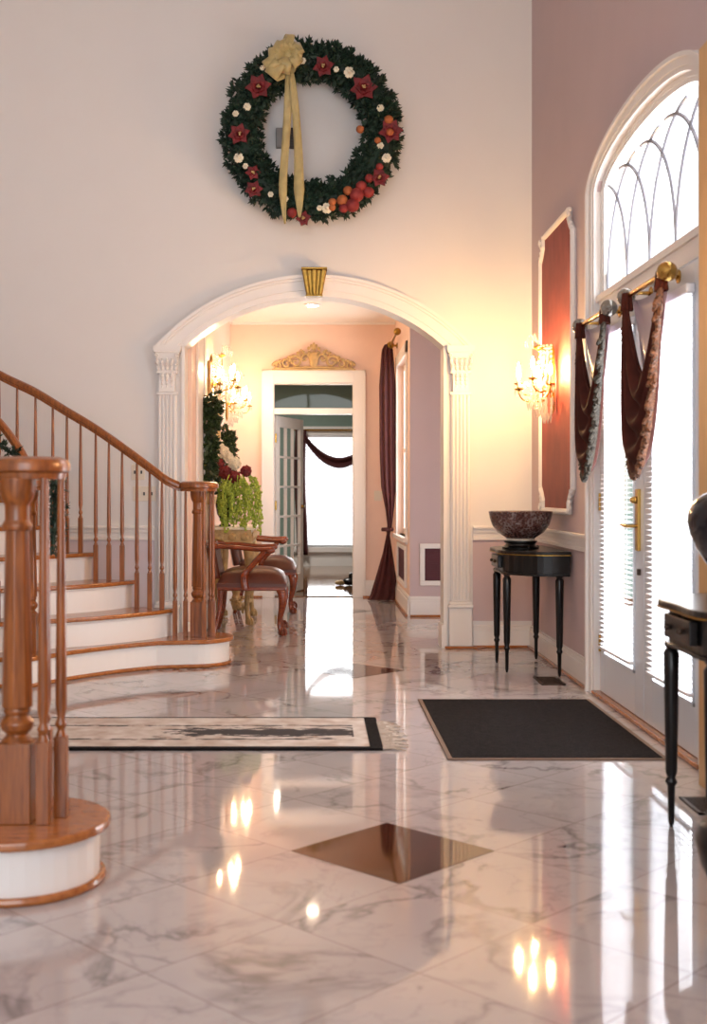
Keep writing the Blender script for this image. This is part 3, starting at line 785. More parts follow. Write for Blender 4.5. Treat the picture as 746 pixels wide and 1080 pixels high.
def staircase(label, mir, dx, nsteps):
    def Q(x, y, z=0): return (x+dx, (2*YS-y) if mir else y, z)
    t = thing('staircase', label, 'staircase', (0, 0, 0), 0, 'curved staircases of the foyer')
    def prism(poly, z0, z1, name, m, bev=0):
        b = MB(); b.prism([Q(x, y)[:2] for x, y in poly], z0, z1); return b.done(name, m, t, bevel=bev)
    for k in range(1, nsteps+1):
        r = prism(POLY[k], 0, k*RISE-.028, 'riser', TRIM)
        prism(step_poly(k, .032), k*RISE-.028, k*RISE, 'tread', OAKT, .009)
        # cove moulding under the nosing
        if k > 1:
            pl = spl(F[k]); b = MB(); b.tube([Q(x, y, k*RISE-.036) for x, y in offs(pl, .006)], .009, 6); b.done('cove', TRIM, t)
    # oak shoe moulding round the bottom step
    path = arc(C1, .242, 93, -88)+offs(spl(F[1][1:-1]), .008)+arc(C2, .242, 300, 180)
    b = MB(); b.tube([Q(x, y, .012) for x, y in path], .013, 8, up=(0, 0, 1)); b.done('shoe_moulding', OAKT, t, smooth=True)
    def baluster(x, y, z0, z1):
        b = MB(); X, Y, _ = Q(x, y)
        bh = .24 if z1-z0 > .8 else .19
        w = .019 if mir else .0155; f = w/.019
        b.box(X-w, X+w, Y-w, Y+w, z0, z0+bh)
        b.lathe([(.018*f, z0+bh), (.011*f, z0+bh+.02), (.019*f, z0+bh+.035), (.012*f, z0+bh+.055), (.0175*f, z0+bh+.09), (.0165*f, z0+bh+.25), (.0105*f, z1-.02), (.0105*f, z1)], (X, Y, 0), 10)
        b.done('baluster', OAK, t, smooth=True, bevel=.002)
    def newel(x, y, z0, z1, w=.05):
        b = MB(); X, Y, _ = Q(x, y); s_ = w/.05
        b.box(X-w, X+w, Y-w, Y+w, z0, z0+.235)
        b.lathe([(w*.98, z0+.235), (.03*s_, z0+.255), (.046*s_, z0+.272), (.05*s_, z0+.29), (.034*s_, z0+.312), (.041*s_, z0+.325), (.038*s_, z0+.335)], (X, Y, 0), 20)
        b.lathe([(.046*s_, z0+.335), (.045*s_, z0+.42), (.036*s_, z1-.16), (.036*s_, z1-.15)], (X, Y, 0), 8)
        b.lathe([(.042*s_, z1-.155), (.045*s_, z1-.14), (.036*s_, z1-.125), (.036*s_, z1-.08), (.048*s_, z1-.06), (.054*s_, z1-.035), (.056*s_, z1)], (X, Y, 0), 20)
        b.done('newel_post', OAK, t, smooth=True, bevel=.003)
    # handrails with volute caps
    up_ = .03 if mir else 0
    def rail(pts, name, capc, capr):
        pts = [(x, y, z+up_) for x, y, z in pts]
        b = MB(); P = [Q(*p) for p in smoothpath(pts, 5)]
        # moulded section: wide cap above a narrower fillet
        sec = [(-.031, -.012), (-.034, .008), (-.026, .024), (-.01, .031), (.01, .031), (.026, .024), (.034, .008), (.031, -.012), (.021, -.018), (.021, -.034), (-.021, -.034), (-.021, -.018)]
        rings = []
        for i, p in enumerate(P):
            p = Vector(p); d = Vector(P[min(i+1, len(P)-1)])-Vector(P[max(i-1, 0)]); hd = Vector((d.x, d.y, 0)).normalized()
            a = Vector((hd.y, -hd.x, 0)); u = Vector((0, 0, 1))
            rings.append([b.bm.verts.new(p+a*s+u*z) for s, z in sec])
        n = len(sec)
        for A, B_ in zip(rings, rings[1:]):
            for j in range(n): b.bm.faces.new((A[j], B_[j], B_[(j+1) % n], A[(j+1) % n]))
        b.bm.faces.new(rings[0]); b.bm.faces.new(list(reversed(rings[-1])))
        X, Y, _ = Q(*capc); z = pts[0][2]
        b.lathe([(capr-.014, z-.034), (capr-.012, z-.016), (capr, z-.01), (capr+.002, z+.008), (capr-.006, z+.024), (capr-.03, z+.033), (.005, z+.034)], (X, Y, 0), 32)
        b.done(name, OAK, t, smooth=True)
    rail(outer_rail if nsteps > 5 else [(x-max(0, 0), y, z) for x, y, z in outer_rail], 'handrail', (-.80, 8.12) if mir else (-.79, 8.12), .122 if mir else .135)
    newel(-.79 if not mir else -.82, 8.11 if not mir else 8.18, RISE, 1.165+up_, .05)
    if not mir:
        for x, y in ((-.715, 8.17), (-.69, 8.10), (-.745, 8.03)): baluster(x, y, RISE, 1.165)
        xs = [-.875, -.945, -1.035, -1.12, -1.21, -1.315, -1.41, -1.505, -1.615, -1.715, -1.82, -1.95, -2.09, -2.23, -2.37, -2.51, -2.65, -2.8, -2.95, -3.1, -3.25, -3.4, -3.55]
    else:
        for x, y in ((-.735, 8.215), (-.70, 8.135), (-.77, 8.03)): baluster(x, y, RISE, 1.165+up_)
        xs = [-.95, -1.04, -1.12, -1.21, -1.315, -1.41, -1.505, -1.615, -1.715, -1.82, -1.95, -2.09, -2.23, -2.37, -2.51, -2.65]
    for x in xs:
        z1, y = rail_z(outer_rail, x)
        z1 = max(z1, 1.19)
        baluster(x, y, tread_z(x, y), z1-.033+up_)
    rail(inner_rail, 'handrail', (-1.69, 7.30), .085)
    newel(-1.73, 7.30, RISE, 1.17, .045)
    baluster(-1.655, 7.28, RISE, 1.17)
    for x in [-1.84, -1.95, -2.07, -2.2, -2.33, -2.48, -2.63, -2.8, -2.95, -3.1, -3.3, -3.5]:
        z1, y = rail_z(inner_rail, x); baluster(x, y, tread_z(x, y), z1-.033)
    return t
staircase('curved oak staircase with white risers rising left from beside the arch', False, 0, 10)
staircase('curved oak staircase whose round white plinth and newel fill the near left corner', True, -.06, 10)

# ------------------------------------------------------------------ greenery
def foliage(mb, path, rad, n, l, r, needles=9, spread=.9, seg=3, clamp=None):
    P = [Vector(p) for p in path]; seglen = [(b_-a).length for a, b_ in zip(P, P[1:])]; tot = sum(seglen)
    for _ in range(n):
        d = random.random()*tot; i = 0
        while i < len(seglen)-1 and d > seglen[i]: d -= seglen[i]; i += 1
        c = P[i].lerp(P[i+1], min(1, d/max(seglen[i], 1e-6)))
        R = rad(i/(len(seglen))) if callable(rad) else rad
        v = Vector([random.gauss(0, 1) for _ in range(3)]).normalized()
        q = c+v*R*random.uniform(.45, 1.0)
        ax = (v+Vector([random.gauss(0, .55) for _ in range(3)])).normalized()
        for _k in range(needles):
            dd = (ax+Vector([random.gauss(0, spread*.45) for _ in range(3)])).normalized()
            mb.spike(q, dd, l*random.uniform(.7, 1.2), r, seg)
    if clamp:
        i, sg, lim = clamp
        for v in mb.bm.verts:
            if v.co[i]*sg > lim: v.co[i] = sg*lim

wr = thing('christmas_wreath', 'large round pine wreath with gold bow hanging above the arch', 'wreath', (-.03, YB0-.17, 3.79))
b = MB(); RM, RT = .515, .150
ring = [(RM*math.cos(2*PI*i/60), 0, RM*math.sin(2*PI*i/60)) for i in range(61)]
b.tube(ring[:-1], .10, 10, closed=True)
random.seed(11)
foliage(b, ring, .148, 3600, .052, .0095, 6, 1.0, clamp=(1, 1, .155))
b.done('pine_ring', PINE, wr)
b = MB(); b.tube([(0, .168, .70), (0, .12, .67), (0, .03, .62)], .006, 6); b.done('hanging_hook', BRASS, wr)
def wpos(px, py, lift=.14):
    d = YB0-.17-lift
    return Vector(((px-333)*d/1270+.03, -lift, 1.15+(520-py)*d/1270-3.79))
def poinsettia(p, r):
    b = MB(); 
    for lay, (n, rr, tilt) in enumerate(((6, r, .25), (5, r*.65, .6))):
        for k in range(n):
            a = 2*PI*k/n+lay*.5+random.random()*.3
            d = Vector((math.cos(a), -tilt, math.sin(a))).normalized(); sd = d.cross(Vector((0, 1, 0))).normalized()
            c = p
            v = [c, c+d*rr*.5+sd*rr*.36+Vector((0, -.01, 0)), c+d*rr, c+d*rr*.5-sd*rr*.36+Vector((0, -.01, 0))]
            low = [b.bm.verts.new(q+Vector((0, .004, 0))) for q in v]; hi = [b.bm.verts.new(q-Vector((0, .004, 0))) for q in v]
            b.bm.faces.new(low); b.bm.faces.new(list(reversed(hi)))
            for i in range(4): b.bm.faces.new((low[i], low[(i+1) % 4], hi[(i+1) % 4], hi[i]))
    b.done('poinsettia', REDF, wr)
    b = MB()
    for k in range(5): b.ball(p+Vector((random.uniform(-1, 1)*r*.12, -.03, random.uniform(-1, 1)*r*.12)), .008, 1)
    b.done('flower_centre', GOLDP, wr)
W_ = lambda x, y: (210+x/3.108, 20+y/3.108)
for x, y, r in ((408, 158, .085), (195, 225, .10), (540, 228, .105), (132, 380, .085), (628, 370, .095), (178, 505, .06), (180, 560, .07), (592, 522, .075), (342, 655, .06)):
    poinsettia(wpos(*W_(x, y)), r)
for x, y, r in ((493, 175, .042), (340, 137, .026), (450, 165, .022), (158, 288, .03), (120, 310, .024), (208, 160, .02), (130, 455, .038), (595, 292, .028), (595, 415, .026), (615, 456, .036), (420, 620, .042), (284, 590, .022), (152, 482, .022), (235, 575, .022), (395, 620, .022)):
    b = MB(); p = wpos(*W_(x, y), .15)
    for k in range(6):
        a = 2*PI*k/6; b.ball(p+Vector((math.cos(a)*r*.5, 0, math.sin(a)*r*.5)), r*.55, 1, (1, .7, 1), .001)
    b.ball(p+Vector((0, -r*.5, 0)), r*.4, 1)
    b.done('white_rose', WHITEF, wr, smooth=True)
for x, y, r, m in ((517, 577, .054, FRUIT), (503, 611, .052, FRUIT), (532, 549, .042, FRUIT), (556, 568, .042, FRUIT), (470, 595, .042, FRUITO), (488, 563, .036, FRUITO), (437, 600, .03, FRUITO), (474, 620, .036, FRUIT), (622, 330, .034, FRUITO), (626, 372, .03, FRUITO), (586, 398, .025, FRUITO), (305, 635, .038, FRUIT), (592, 484, .028, FRUIT), (437, 618, .026, FRUITO), (528, 362, .03, FRUITO), (558, 522, .032, FRUIT)):
    b = MB(); b.ball(wpos(*W_(x, y), .16), r, 2, (1, .9, .96)); b.done('sugared_fruit', m, wr, smooth=True)
# bow
def ribbon(pts, widths, name, wdir=None, m=RIBBON):
    b = MB(); P = smoothpath(pts, 8); n = len(P)
    rows = []
    for i, p in enumerate(P):
        t = i/(n-1)*(len(widths)-1); k = min(int(t), len(widths)-2); w = widths[k]+(widths[k+1]-widths[k])*(t-k)
        d = (P[min(i+1, n-1)]-P[max(i-1, 0)]).normalized()
        s = Vector(wdir) if wdir else d.cross(Vector((0, 1, 0))).normalized()
        rows.append([b.bm.verts.new(p+s*w*(j/3-.5)+Vector((0, .006*math.sin(j*2+i*.6), 0))) for j in range(4)])
    for A, B_ in zip(rows, rows[1:]):
        for j in range(3): b.bm.faces.new((A[j], A[j+1], B_[j+1], B_[j]))
    return b.done(name, m, wr, smooth=True, solid=.003)
bc = wpos(*W_(293, 120), .19)
for ang, ln, wd in ((84, .14, .06), (62, .10, .07), (110, .11, .07), (150, .12, .08), (185, .14, .09), (212, .19, .09), (232, .20, .10), (25, .11, .07), (-10, .10, .07), (-45, .11, .07), (255, .14, .09)):
    a = math.radians(ang); d = Vector((math.cos(a), 0, math.sin(a))); s = Vector((-d.z, 0, d.x))
    ribbon([bc, bc+d*ln*.5+Vector((0, -.07, 0)), bc+d*ln+Vector((0, -.03, 0)), bc+d*ln*.55+s*.03+Vector((0, .02, 0)), bc+Vector((0, .01, 0))], [.03, wd, wd*1.15, wd, .03], 'bow_loop', s)
b = MB(); b.ball(bc+Vector((0, -.02, 0)), .035, 2, (1, .8, 1.2)); b.done('bow_knot', RIBBON, wr, smooth=True)
ribbon([bc, wpos(*W_(293, 260), .17), wpos(*W_(283, 420), .16), wpos(*W_(275, 560), .2), wpos(*W_(282, 672), .2)], [.03, .06, .055, .06, .01], 'ribbon_tail', (1, 0, 0))
ribbon([bc, wpos(*W_(312, 250), .18), wpos(*W_(325, 420), .17), wpos(*W_(328, 560), .21), wpos(*W_(330, 650), .21)], [.03, .05, .06, .075, .015], 'ribbon_tail', (1, 0, 0))

def garland(name, label, path, rad, n, l=.06, r=.006, m=PINE, cat='garland', group=None, clamp=None):
    t = thing(name, label, cat, path[0], 0, group); o = Vector(path[0])
    P = [Vector(p)-o for p in smoothpath(path, 4)]
    b = MB(); b.tube(P, .012, 6); foliage(b, P, rad, n, l, r, 6, .8, clamp=clamp); b.done('greenery', m, t)
    if clamp:
        h = MB(); h.tube([(HX0+.002-o.x, 0, .03), (HX0+.04-o.x, 0, .03), (0, 0, .0)], .006, 6); h.done('hanging_hook', BRASS, t)
    return t
garland('pine_garland', 'dark green pine garland hanging from the newel cap behind the near newel', [(-1.56, 7.24, 1.23), (-1.565, 7.24, 1.1), (-1.57, 7.24, .96), (-1.58, 7.24, .84)], .055, 170, .045, .005)
garland('pine_garland', 'green pine garland wound along the inner stair handrail', [(-1.80, 7.30, 1.36), (-2.0, 7.33, 1.5), (-2.2, 7.3, 1.68), (-2.5, 7.28, 1.9)], .05, 150, .045, .005)

# ------------------------------------------------------------------ sconces
def sconce(label, loc, rz):
    """local +x points out from the wall, z up, origin at the wall behind the sconce's middle"""
    t = thing('wall_sconce', label, 'wall sconce', loc, rz, 'crystal candle sconces')
    b = MB(); b.lathe([(.0, -.2), (.04, -.17), (.05, -.08), (.038, 0), (.05, .12), (.045, .22), (.0, .27)], (.008, 0, 0), 16, sx=.25)
    b.lathe([(.0, -.03), (.035, -.02), (.04, 0), (.03, .02), (0, .03)], (.03, 0, -.02), 16)
    b.done('backplate', GOLD, t, smooth=True)
    b = MB(); b.tube([(.02, 0, .05), (.08, 0, .07), (.1, 0, .16), (.1, 0, .25)], [.009, .008, .007, .004], 8)
    b.lathe([(.0, .22), (.03, .235), (.035, .25), (.01, .26), (0, .28)], (.1, 0, 0), 12)
    b.done('stem', GOLD, t, smooth=True)
    angs = (-68, -30, 12, 48, 78); zz = (-.01, .03, -.02, .04, .0)
    for a, dz in zip(angs, zz):
        r = .225 if abs(a) < 60 else .2
        ca, sa = math.cos(math.radians(a)), math.sin(math.radians(a))
        P = lambda d, z: (d*ca+.02, d*sa, z+dz)
        arm = MB(); arm.tube(smoothpath([P(.01, -.02), P(.08, -.09), P(r-.04, -.09), P(r, -.045), P(r, -.02)], 5), .005, 8)
        arm.lathe([(.006, -.03), (.028, -.02), (.032, -.012), (.012, -.008), (.01, .0)], P(r, 0), 12)
        ao = arm.done('arm', BRASS, t, smooth=True)
        c = MB(); c.lathe([(.009, 0), (.009, .045)], P(r, 0), 10); c.done('candle_sleeve', CANDLE, ao)
        c = MB(); c.lathe([(.004, .045), (.0105, .06), (.0135, .078), (.009, .10), (.002, .125)], P(r, 0), 10); c.done('bulb', BULB, ao, smooth=True)
        for k in range(4):
            g = MB(); ba = k*PI/2+.4; c0 = Vector(P(r, -.02))+Vector((math.cos(ba)*.027, math.sin(ba)*.027, 0))
            g.lathe([(.001, 0), (.006, -.01), (.007, -.025), (.001, -.05)], c0, 6); g.done('crystal_drop', CRYS, t)
    # bead swags from the crown down to the cups and a dish of drops under
    for a in (-82, -64, -46, -28, -10, 8, 26, 44, 62, 80):
        ca, sa = math.cos(math.radians(a)), math.sin(math.radians(a)); g = MB()
        for k in range(15):
            u = k/14; d = .035+.10*math.sin(PI*u*.8); z = .24-.44*u
            g.ball((d*ca+.02, d*sa, z), .009, 1)
        for k in range(13):
            u = k/12; d = .08+.13*u-.10*math.sin(PI*u)*.5; z = .25-.26*u-.05*math.sin(PI*u)
            g.ball((d*ca+.02, d*sa, z), .0085, 1)
        g.done('bead_swag', CRYS, t)
    for ringr, z, n in ((.15, -.12, 12), (.10, -.17, 10), (.05, -.21, 7)):
        for k in range(n):
            a = PI*(k+.5)/n-PI/2; g = MB()
            g.lathe([(.001, .03), (.008, .015), (.01, -.01), (.001, -.05)], (ringr*math.cos(a)+.02, ringr*math.sin(a), z), 6); g.done('crystal_drop', CRYS, t)
    for k in range(7):
        a = PI*(k+.5)/7-PI/2; g = MB()
        g.tube([(.1, 0, .26), (.1+.06*math.cos(a), .07*math.sin(a), .33), (.1+.09*math.cos(a), .11*math.sin(a), .29)], [.003, .004, .001], 5)
        g.lathe([(.001, 0), (.008, -.012), (.001, -.045)], (.1+.09*math.cos(a), .11*math.sin(a), .29), 6)
        g.done('crown_crystal', CRYS, t)
    return t
s1 = sconce('lit crystal candle sconce on the red wall panel above the bowl', (XR-.03, 7.98, 1.87), PI)
BULBH = emis('dim_candle_bulb', (1.0, .66, .34), 380)
def put(src, label, loc, rz, bulb=None):
    c = copy_tree(src); c.location = loc; c.rotation_euler = (0, 0, rz); c['label'] = label
    if bulb:
        for a in c.children:
            for q in a.children:
                if q.name.startswith('bulb'):
                    q.data = q.data.copy(); q.data.materials[0] = bulb
    return c
put(s1, 'lit crystal candle sconce on the hall wall just inside the arch, above greenery', (HX0+.005, 10.72, 2.13), 0, BULBH)
put(s1, 'lit crystal candle sconce on the hall wall nearest the glazed door', (HX0+.005, 12.6, 2.10), 0, BULBH)
put(s1, 'lit crystal candle sconce on the right wall beside the navy jar', (XR-.03, 3.92, 1.90), PI)

# red damask wall panels
def wall_panel(label, y):
    t = thing('wall_panel', label, 'wall panel', (XR, y, 1.98), PI/2, 'red damask wall panels')
    W2, H2 = .53, .95
    def outline(w, h, n=.11, m=.15):
        P = []
        for sx, sy in ((1, -1), (1, 1), (-1, 1), (-1, -1)):
            c = [(w, -h+m), (w-n*.55, -h+m*.8), (w-n, -h+m*.35), (w-n, -h)]
            q = [(x, z) for x, z in c]
            q = [(sx*x, z if sy == -1 else -z) for x, z in q]
            if (sx*sy) == 1: q = list(reversed(q))
            P += q
        # order: bottom right, top right, top left, bottom left
        def quad(sx, sz): 
            c = [(w, h-m), (w-n*.5, h-m*.75), (w-n, h-m*.4), (w-n, h)]
            return [(sx*x, sz*z) for x, z in c]
        return quad(1, 1)+list(reversed(quad(-1, 1)))+quad(-1, -1)+list(reversed(quad(1, -1)))
    # local x along wall, local -... y out of the wall
    b = MB(); b.prism(outline(W2-.02, H2-.02), .0, .012, axis='y'); b.done('damask_field', REDP, t)
    b = MB(); P = [(x, .012, z) for x, z in outline(W2, H2)]
    dense = []
    for i in range(len(P)):
        a, c = Vector(P[i]), Vector(P[(i+1) % len(P)]); k = max(1, int((c-a).length/.06))
        dense += [a.lerp(c, j/k) for j in range(k)]
    b.tube(dense, .021, 8, up=(0, 1, 0), closed=True)
    b.tube([p+Vector((0, .012, 0)) for p in dense], .008, 6, up=(0, 1, 0), closed=True)
    for sx in (-1, 1):
        for sz in (-1, 1):
            for k in range(6):
                a = k/5; b.ball((sx*(W2-.11*a), .022, sz*(H2-.16*(1-a))), .023-.008*abs(a-.5), 1, (1, .7, 1), .003)
            sp_ = [(sx*(W2-.04+.03*math.cos(q)*(1-q/8)), .03, sz*(H2-.03+.03*math.sin(q)*(1-q/8))) for q in [i*.5 for i in range(13)]]
            b.tube(sp_, .009, 6, up=(0, 1, 0))
    b.done('carved_frame', TRIM, t)
    return t
wall_panel('tall red damask panel in carved white frame beside the arch corner', 7.99)
wall_panel('tall red damask panel in carved white frame behind the navy jar', 3.92)

# ------------------------------------------------------------------ demilune tables, bowl, jar
def demilune(label, y, mirror=1):
    t = thing('console_table', label, 'console table', (XR-.022, y, 0), 0, 'black half-round console tables')
    def outl(w, d, n=30, inner=0):
        P = []
        for i in range(n+1):
            a = PI*i/n
            ripple = 1+.035*math.cos(a*6)
            P.append((-d*math.sin(a)**.55*ripple if 0 < i < n else 0, w*math.cos(a)))
        return P
    b = MB(); b.prism(outl(.47, .42), .762, .785); b.done('top', BLACK, t, bevel=.006)
    b = MB(); b.prism(outl(.43, .385), .64, .762); b.done('apron', BLACK, t)
    b = MB(); b.prism(outl(.445, .40), .628, .642); b.done('lower_rim', GOLD if False else BLACK, t, bevel=.004)
    b = MB(); b.prism(outl(.474, .424), .759, .764); b.done('gilt_edge', GOLD, t)
    for x, yy in ((-.36, -.215), (-.36, .215), (-.06, -.40), (-.06, .40)):
        l = MB(); l.lathe([(.006, 0), (.011, .02), (.013, .14), (.021, .155), (.014, .17), (.020, .19), (.026, .52), (.027, .60), (.018, .615), (.026, .63)], (x, yy, 0), 12); l.done('leg', BLACK, t, smooth=True)
    d = MB(); d.box(-.408, -.38, -.14, .14, .665, .745); do = d.done('drawer', BLACK, t, bevel=.004)
    for q in (-.07, .07):
        k = MB(); k.ball((-.418, q, .705), .011, 2); k.done('knob', REG, do, smooth=True)
    return t
demilune('black half-round console table under the bowl by the arch corner', 7.94)
demilune('black half-round console table under the navy jar', 3.94)
t = thing('bowl', 'large patterned dark lacquer bowl on the corner console table', 'bowl', (1.345, 7.9, .785+.062))
b = MB(); b.lathe([(.085, 0), (.098, .012), (.150, .045), (.185, .09), (.201, .14), (.208, .178), (.211, .182), (.203, .184), (.19, .15), (.17, .10), (.13, .055), (.08, .02), (.01, .015)], (0, 0, 0), 40); b.done('body', BOWLM, t, smooth=True)
b = MB(); b.lathe([(.088, -.008), (.094, -.002), (.090, .004)], (0, 0, .0), 32); b.done('foot_ring', PLATE, t, smooth=True)
t = thing('bowl_stand', 'round black wooden stand holding the lacquer bowl', 'stand', (1.345, 7.9, .785))
b = MB(); b.lathe([(.118, 0), (.12, .012), (.10, .022), (.095, .035), (.108, .045), (.108, .053), (.02, .053)], (0, 0, 0), 32); b.done('turned_ring', BLACK, t, smooth=True)
for k in range(5):
    a = 2*PI*k/5; b = MB(); b.ball((.11*math.cos(a), .11*math.sin(a), .0125), .0125, 1); b.done('foot', BLACK, t, smooth=True)
t = thing('ginger_jar', 'dark navy lidded jar on the near console table', 'jar', (1.415, 3.98, .785+.05))
b = MB(); b.lathe([(.07, 0), (.075, .012), (.088, .035), (.115, .075), (.15, .13), (.171, .18), (.179, .22), (.175, .255), (.158, .288), (.125, .312), (.09, .325), (.062, .332), (.058, .35)], (0, 0, 0), 36); b.done('body', NAVY, t, smooth=True)
b = MB(); b.lathe([(.074, .348), (.076, .36), (.06, .385), (.02, .40), (.012, .41), (.02, .425), (.0, .44)], (0, 0, 0), 32); b.done('lid', NAVY, t, smooth=True)
t = thing('jar_stand', 'gilt stand under the navy jar', 'stand', (1.415, 3.98, .785))
b = MB(); b.lathe([(.095, 0), (.10, .01), (.08, .02), (.075, .035), (.09, .045), (.09, .05), (.02, .05)], (0, 0, 0), 28); b.done('turned_base', BRASS, t, smooth=True)
t = thing('floor_urn', 'black ceramic urn standing on the floor in front of near console table', 'urn', (1.135, 3.0, 0))
b = MB(); b.lathe([(.09, 0), (.095, .015), (.07, .03), (.08, .06), (.13, .14), (.17, .22), (.182, .28), (.165, .32), (.12, .345), (.10, .352), (.09, .345), (.02, .33)], (0, 0, 0), 36); b.done('body', CERAM, t, smooth=True)
b = MB(); b.lathe([(.104, .345), (.11, .353), (.10, .36), (.09, .352)], (0, 0, 0), 36); b.done('rim', CERAM, t, smooth=True)

# ------------------------------------------------------------------ rugs and registers
t = thing('entry_mat', 'charcoal rectangular entry mat before the front doors', 'mat', (1.045, 5.93, 0))
b = MB(); b.box(-.455, .455, -.735, .735, .001, .009); b.done('pile', MATB, t, bevel=.003)
b = MB()
for (x0, x1, y0, y1) in ((-.475, -.455, -.755, .755), (.455, .475, -.755, .755), (-.455, .455, -.755, -.735), (-.455, .455, .735, .755)): b.box(x0, x1, y0, y1, .001, .007)
b.done('binding', MATE, t)
t = thing('runner_rug', 'worn cream and black runner rug lying in front of the stairs', 'rug', (-.42, 5.74, 0))
b = MB(); b.box(-1.15, .665, -.33, .365, .001, .010); b.done('field', RUNNER, t)
b = MB(); b.box(-1.15, .72, -.37, -.33, .001, .012); b.box(.665, .725, -.33, .365, .001, .012); b.box(-1.15, .72, .365, .375, .001, .012); b.done('dark_border', MATB, t)
b = MB()
random.seed(3)
for k in range(60):
    y = -.36+.725*k/69; ln = random.uniform(.06, .13)
    b.tube([(.722, y, .008), (.722+ln*.5, y+random.uniform(-.02, .02), .010), (.722+ln, y+random.uniform(-.04, .04), .004)], [.005, .005, .002], 4)
b.done('fringe', MATS['rug_fringe'], t)
def register(label, x0, x1, y0, y1):
    t = thing('floor_register', label, 'floor vent', ((x0+x1)/2, (y0+y1)/2, 0), 0, 'bronze floor registers')
    a, c = (x1-x0)/2, (y1-y0)/2; b = MB()
    b.box(-a, a, -c, -c+.015, 0, .006); b.box(-a, a, c-.015, c, 0, .006); b.box(-a, -a+.015, -c, c, 0, .006); b.box(a-.015, a, -c, c, 0, .006)
    b.done('frame', REG, t)
    b = MB(); b.box(-a+.01, a-.01, -c+.01, c-.01, 0, .002)
    n = max(4, int(c*2/.02))
    for k in range(n):
        y = -c+.015+(2*c-.03)*(k+.5)/n; b.box(-a+.015, a-.015, y-.003, y+.003, .001, .005)
    b.done('louvers', REG, t)
register('bronze floor register beside the corner console table', 1.355, 1.50, 7.21, 7.51)
register('bronze floor register beside the near console table', 1.37, 1.52, 4.30, 4.54)
register('bronze floor register in the hall below the long curtain', .66, .82, 12.55, 12.62)

# ------------------------------------------------------------------ entrance drapery
def rod(label, y0, y1):
    t = thing('curtain_rod', label, 'curtain rod', (1.52, y0, 2.108), 0, 'brass swag rods over the front doors')
    L_ = y1-y0
    b = MB(); b.tube([(0, 0, 0), (0, L_, 0)], .014, 12); b.done('pole', BRASS, t, smooth=True)
    for y, s in ((0, -1), (L_, 1)):
        b = MB(); Mx = Matrix.Rotation(-s*PI/2, 4, 'X')
        b.lathe([(.012, -.01), (.028, 0), (.03, .008), (.018, .016), (.03, .028), (.043, .05), (.045, .065), (.038, .088), (.02, .102), (.008, .108), (.012, .112), (.0, .12)], (0, y, 0), 20, Mx)
        b.done('finial', BRASS if y0 < 6 and s < 0 else PEARL, t, smooth=True)
    for y in (.06, L_-.06):
        b = MB(); b.tube([(0, y, 0), (.055, y, 0), (.088, y, 0)], [.008, .008, .012], 8); b.lathe([(.03, 0), (.032, .006), (.012, .014)], (.09, y, 0), 14, Matrix.Rotation(-PI/2, 4, 'Y'))
        b.done('bracket', BRASS, t, smooth=True)
    return t
PEARL = mat('mercury_glass', rgb(170, 166, 158), .15, metal=.8, noise_amt=.4, noise_scale=16)
rod('brass curtain rod over the farther front door', 6.30, 6.86)
rod('brass curtain rod over the nearer front door', 5.27, 5.83)
def swag(label, yc, W, D0, D1, seed, fr):
    random.seed(seed)
    t = thing('swag_drape', label, 'drape', (1.52, yc, 2.09), 0, 'brown fringed swag drapes at the front doors')
    def S(u, v):
        tt = 2*u-1; e = 1-abs(tt)**(1.5+1.6*v)
        D = D0+(D1-D0)*v
        z = .01-D*e-.05*v*(1-e)
        y = tt*W*(1+.32*v*math.sin(PI*u)**.8) + (0.03*v*(1-e))*(-1 if tt < 0 else 1)
        x = -.015-.035*v*math.sin(PI*u)**.7+.020*math.sin(v*PI*7+.6*math.sin(u*6))*(.25+e)
        return Vector((x, y, z))
    b = MB(); b.grid(S, 60, 34); b.done('swag_cloth', BROWNS, t, smooth=True, solid=.008)
    # gathered knots where the cloth is tied up on the rod
    for s in (-1, 1):
        b = MB(); y = s*W
        def K(u, v):
            a = 2*PI*u; r = .020+.008*v+.004*math.sin(a*6)
            return Vector((-.01+r*math.cos(a), y+r*math.sin(a)*1.3, .028-.085*v))
        b.grid(K, 36, 8); b.done('gathered_end', BROWNS, t, smooth=True, solid=.004)
    # long bullion fringe
    b = MB(); n = 210
    for k in range(n):
        u = (k+.5)/n; p = S(u, 1.0); q = S(u, .97)
        near = max(0, 1-2*u); g = .4+.55*min(1, max(0, (1.1-2*u)*1.5))
        dn = Vector((random.uniform(-.03, .0)-.02*near, (2*u-1)*.05+random.uniform(-.012, .012), -.045-.014*math.sin(k*.8)))*g
        b.tube([q, p, p+dn*.6, p+dn], [.006*g, .010*g, .015*g, .008*g], 5)
    b.done('bullion_fringe', fr, t)
    # mauve lining seen inside the loop
    b = MB()
    def Ln(u, v):
        p = S(.06+.88*u, 0); tt = 2*u-1
        return Vector((.02+.01*math.sin(v*9), p.y, .0-(.02+v*.42)*(1-abs(tt)**2)-.01))
    b.grid(Ln, 24, 10); b.done('lining', MATS['mauve_satin'], t, smooth=True, solid=.004)
    return t
mat('mauve_satin', rgb(150, 126, 136), .35, sheen=.3)
swag('brown fringed swag drape over the farther front door', 6.58, .29, .40, .86, 5, FRINGED)
swag('brown fringed swag drape over the nearer front door, beside the brass ball finial', 5.55, .29, .40, .86, 9, FRINGE)

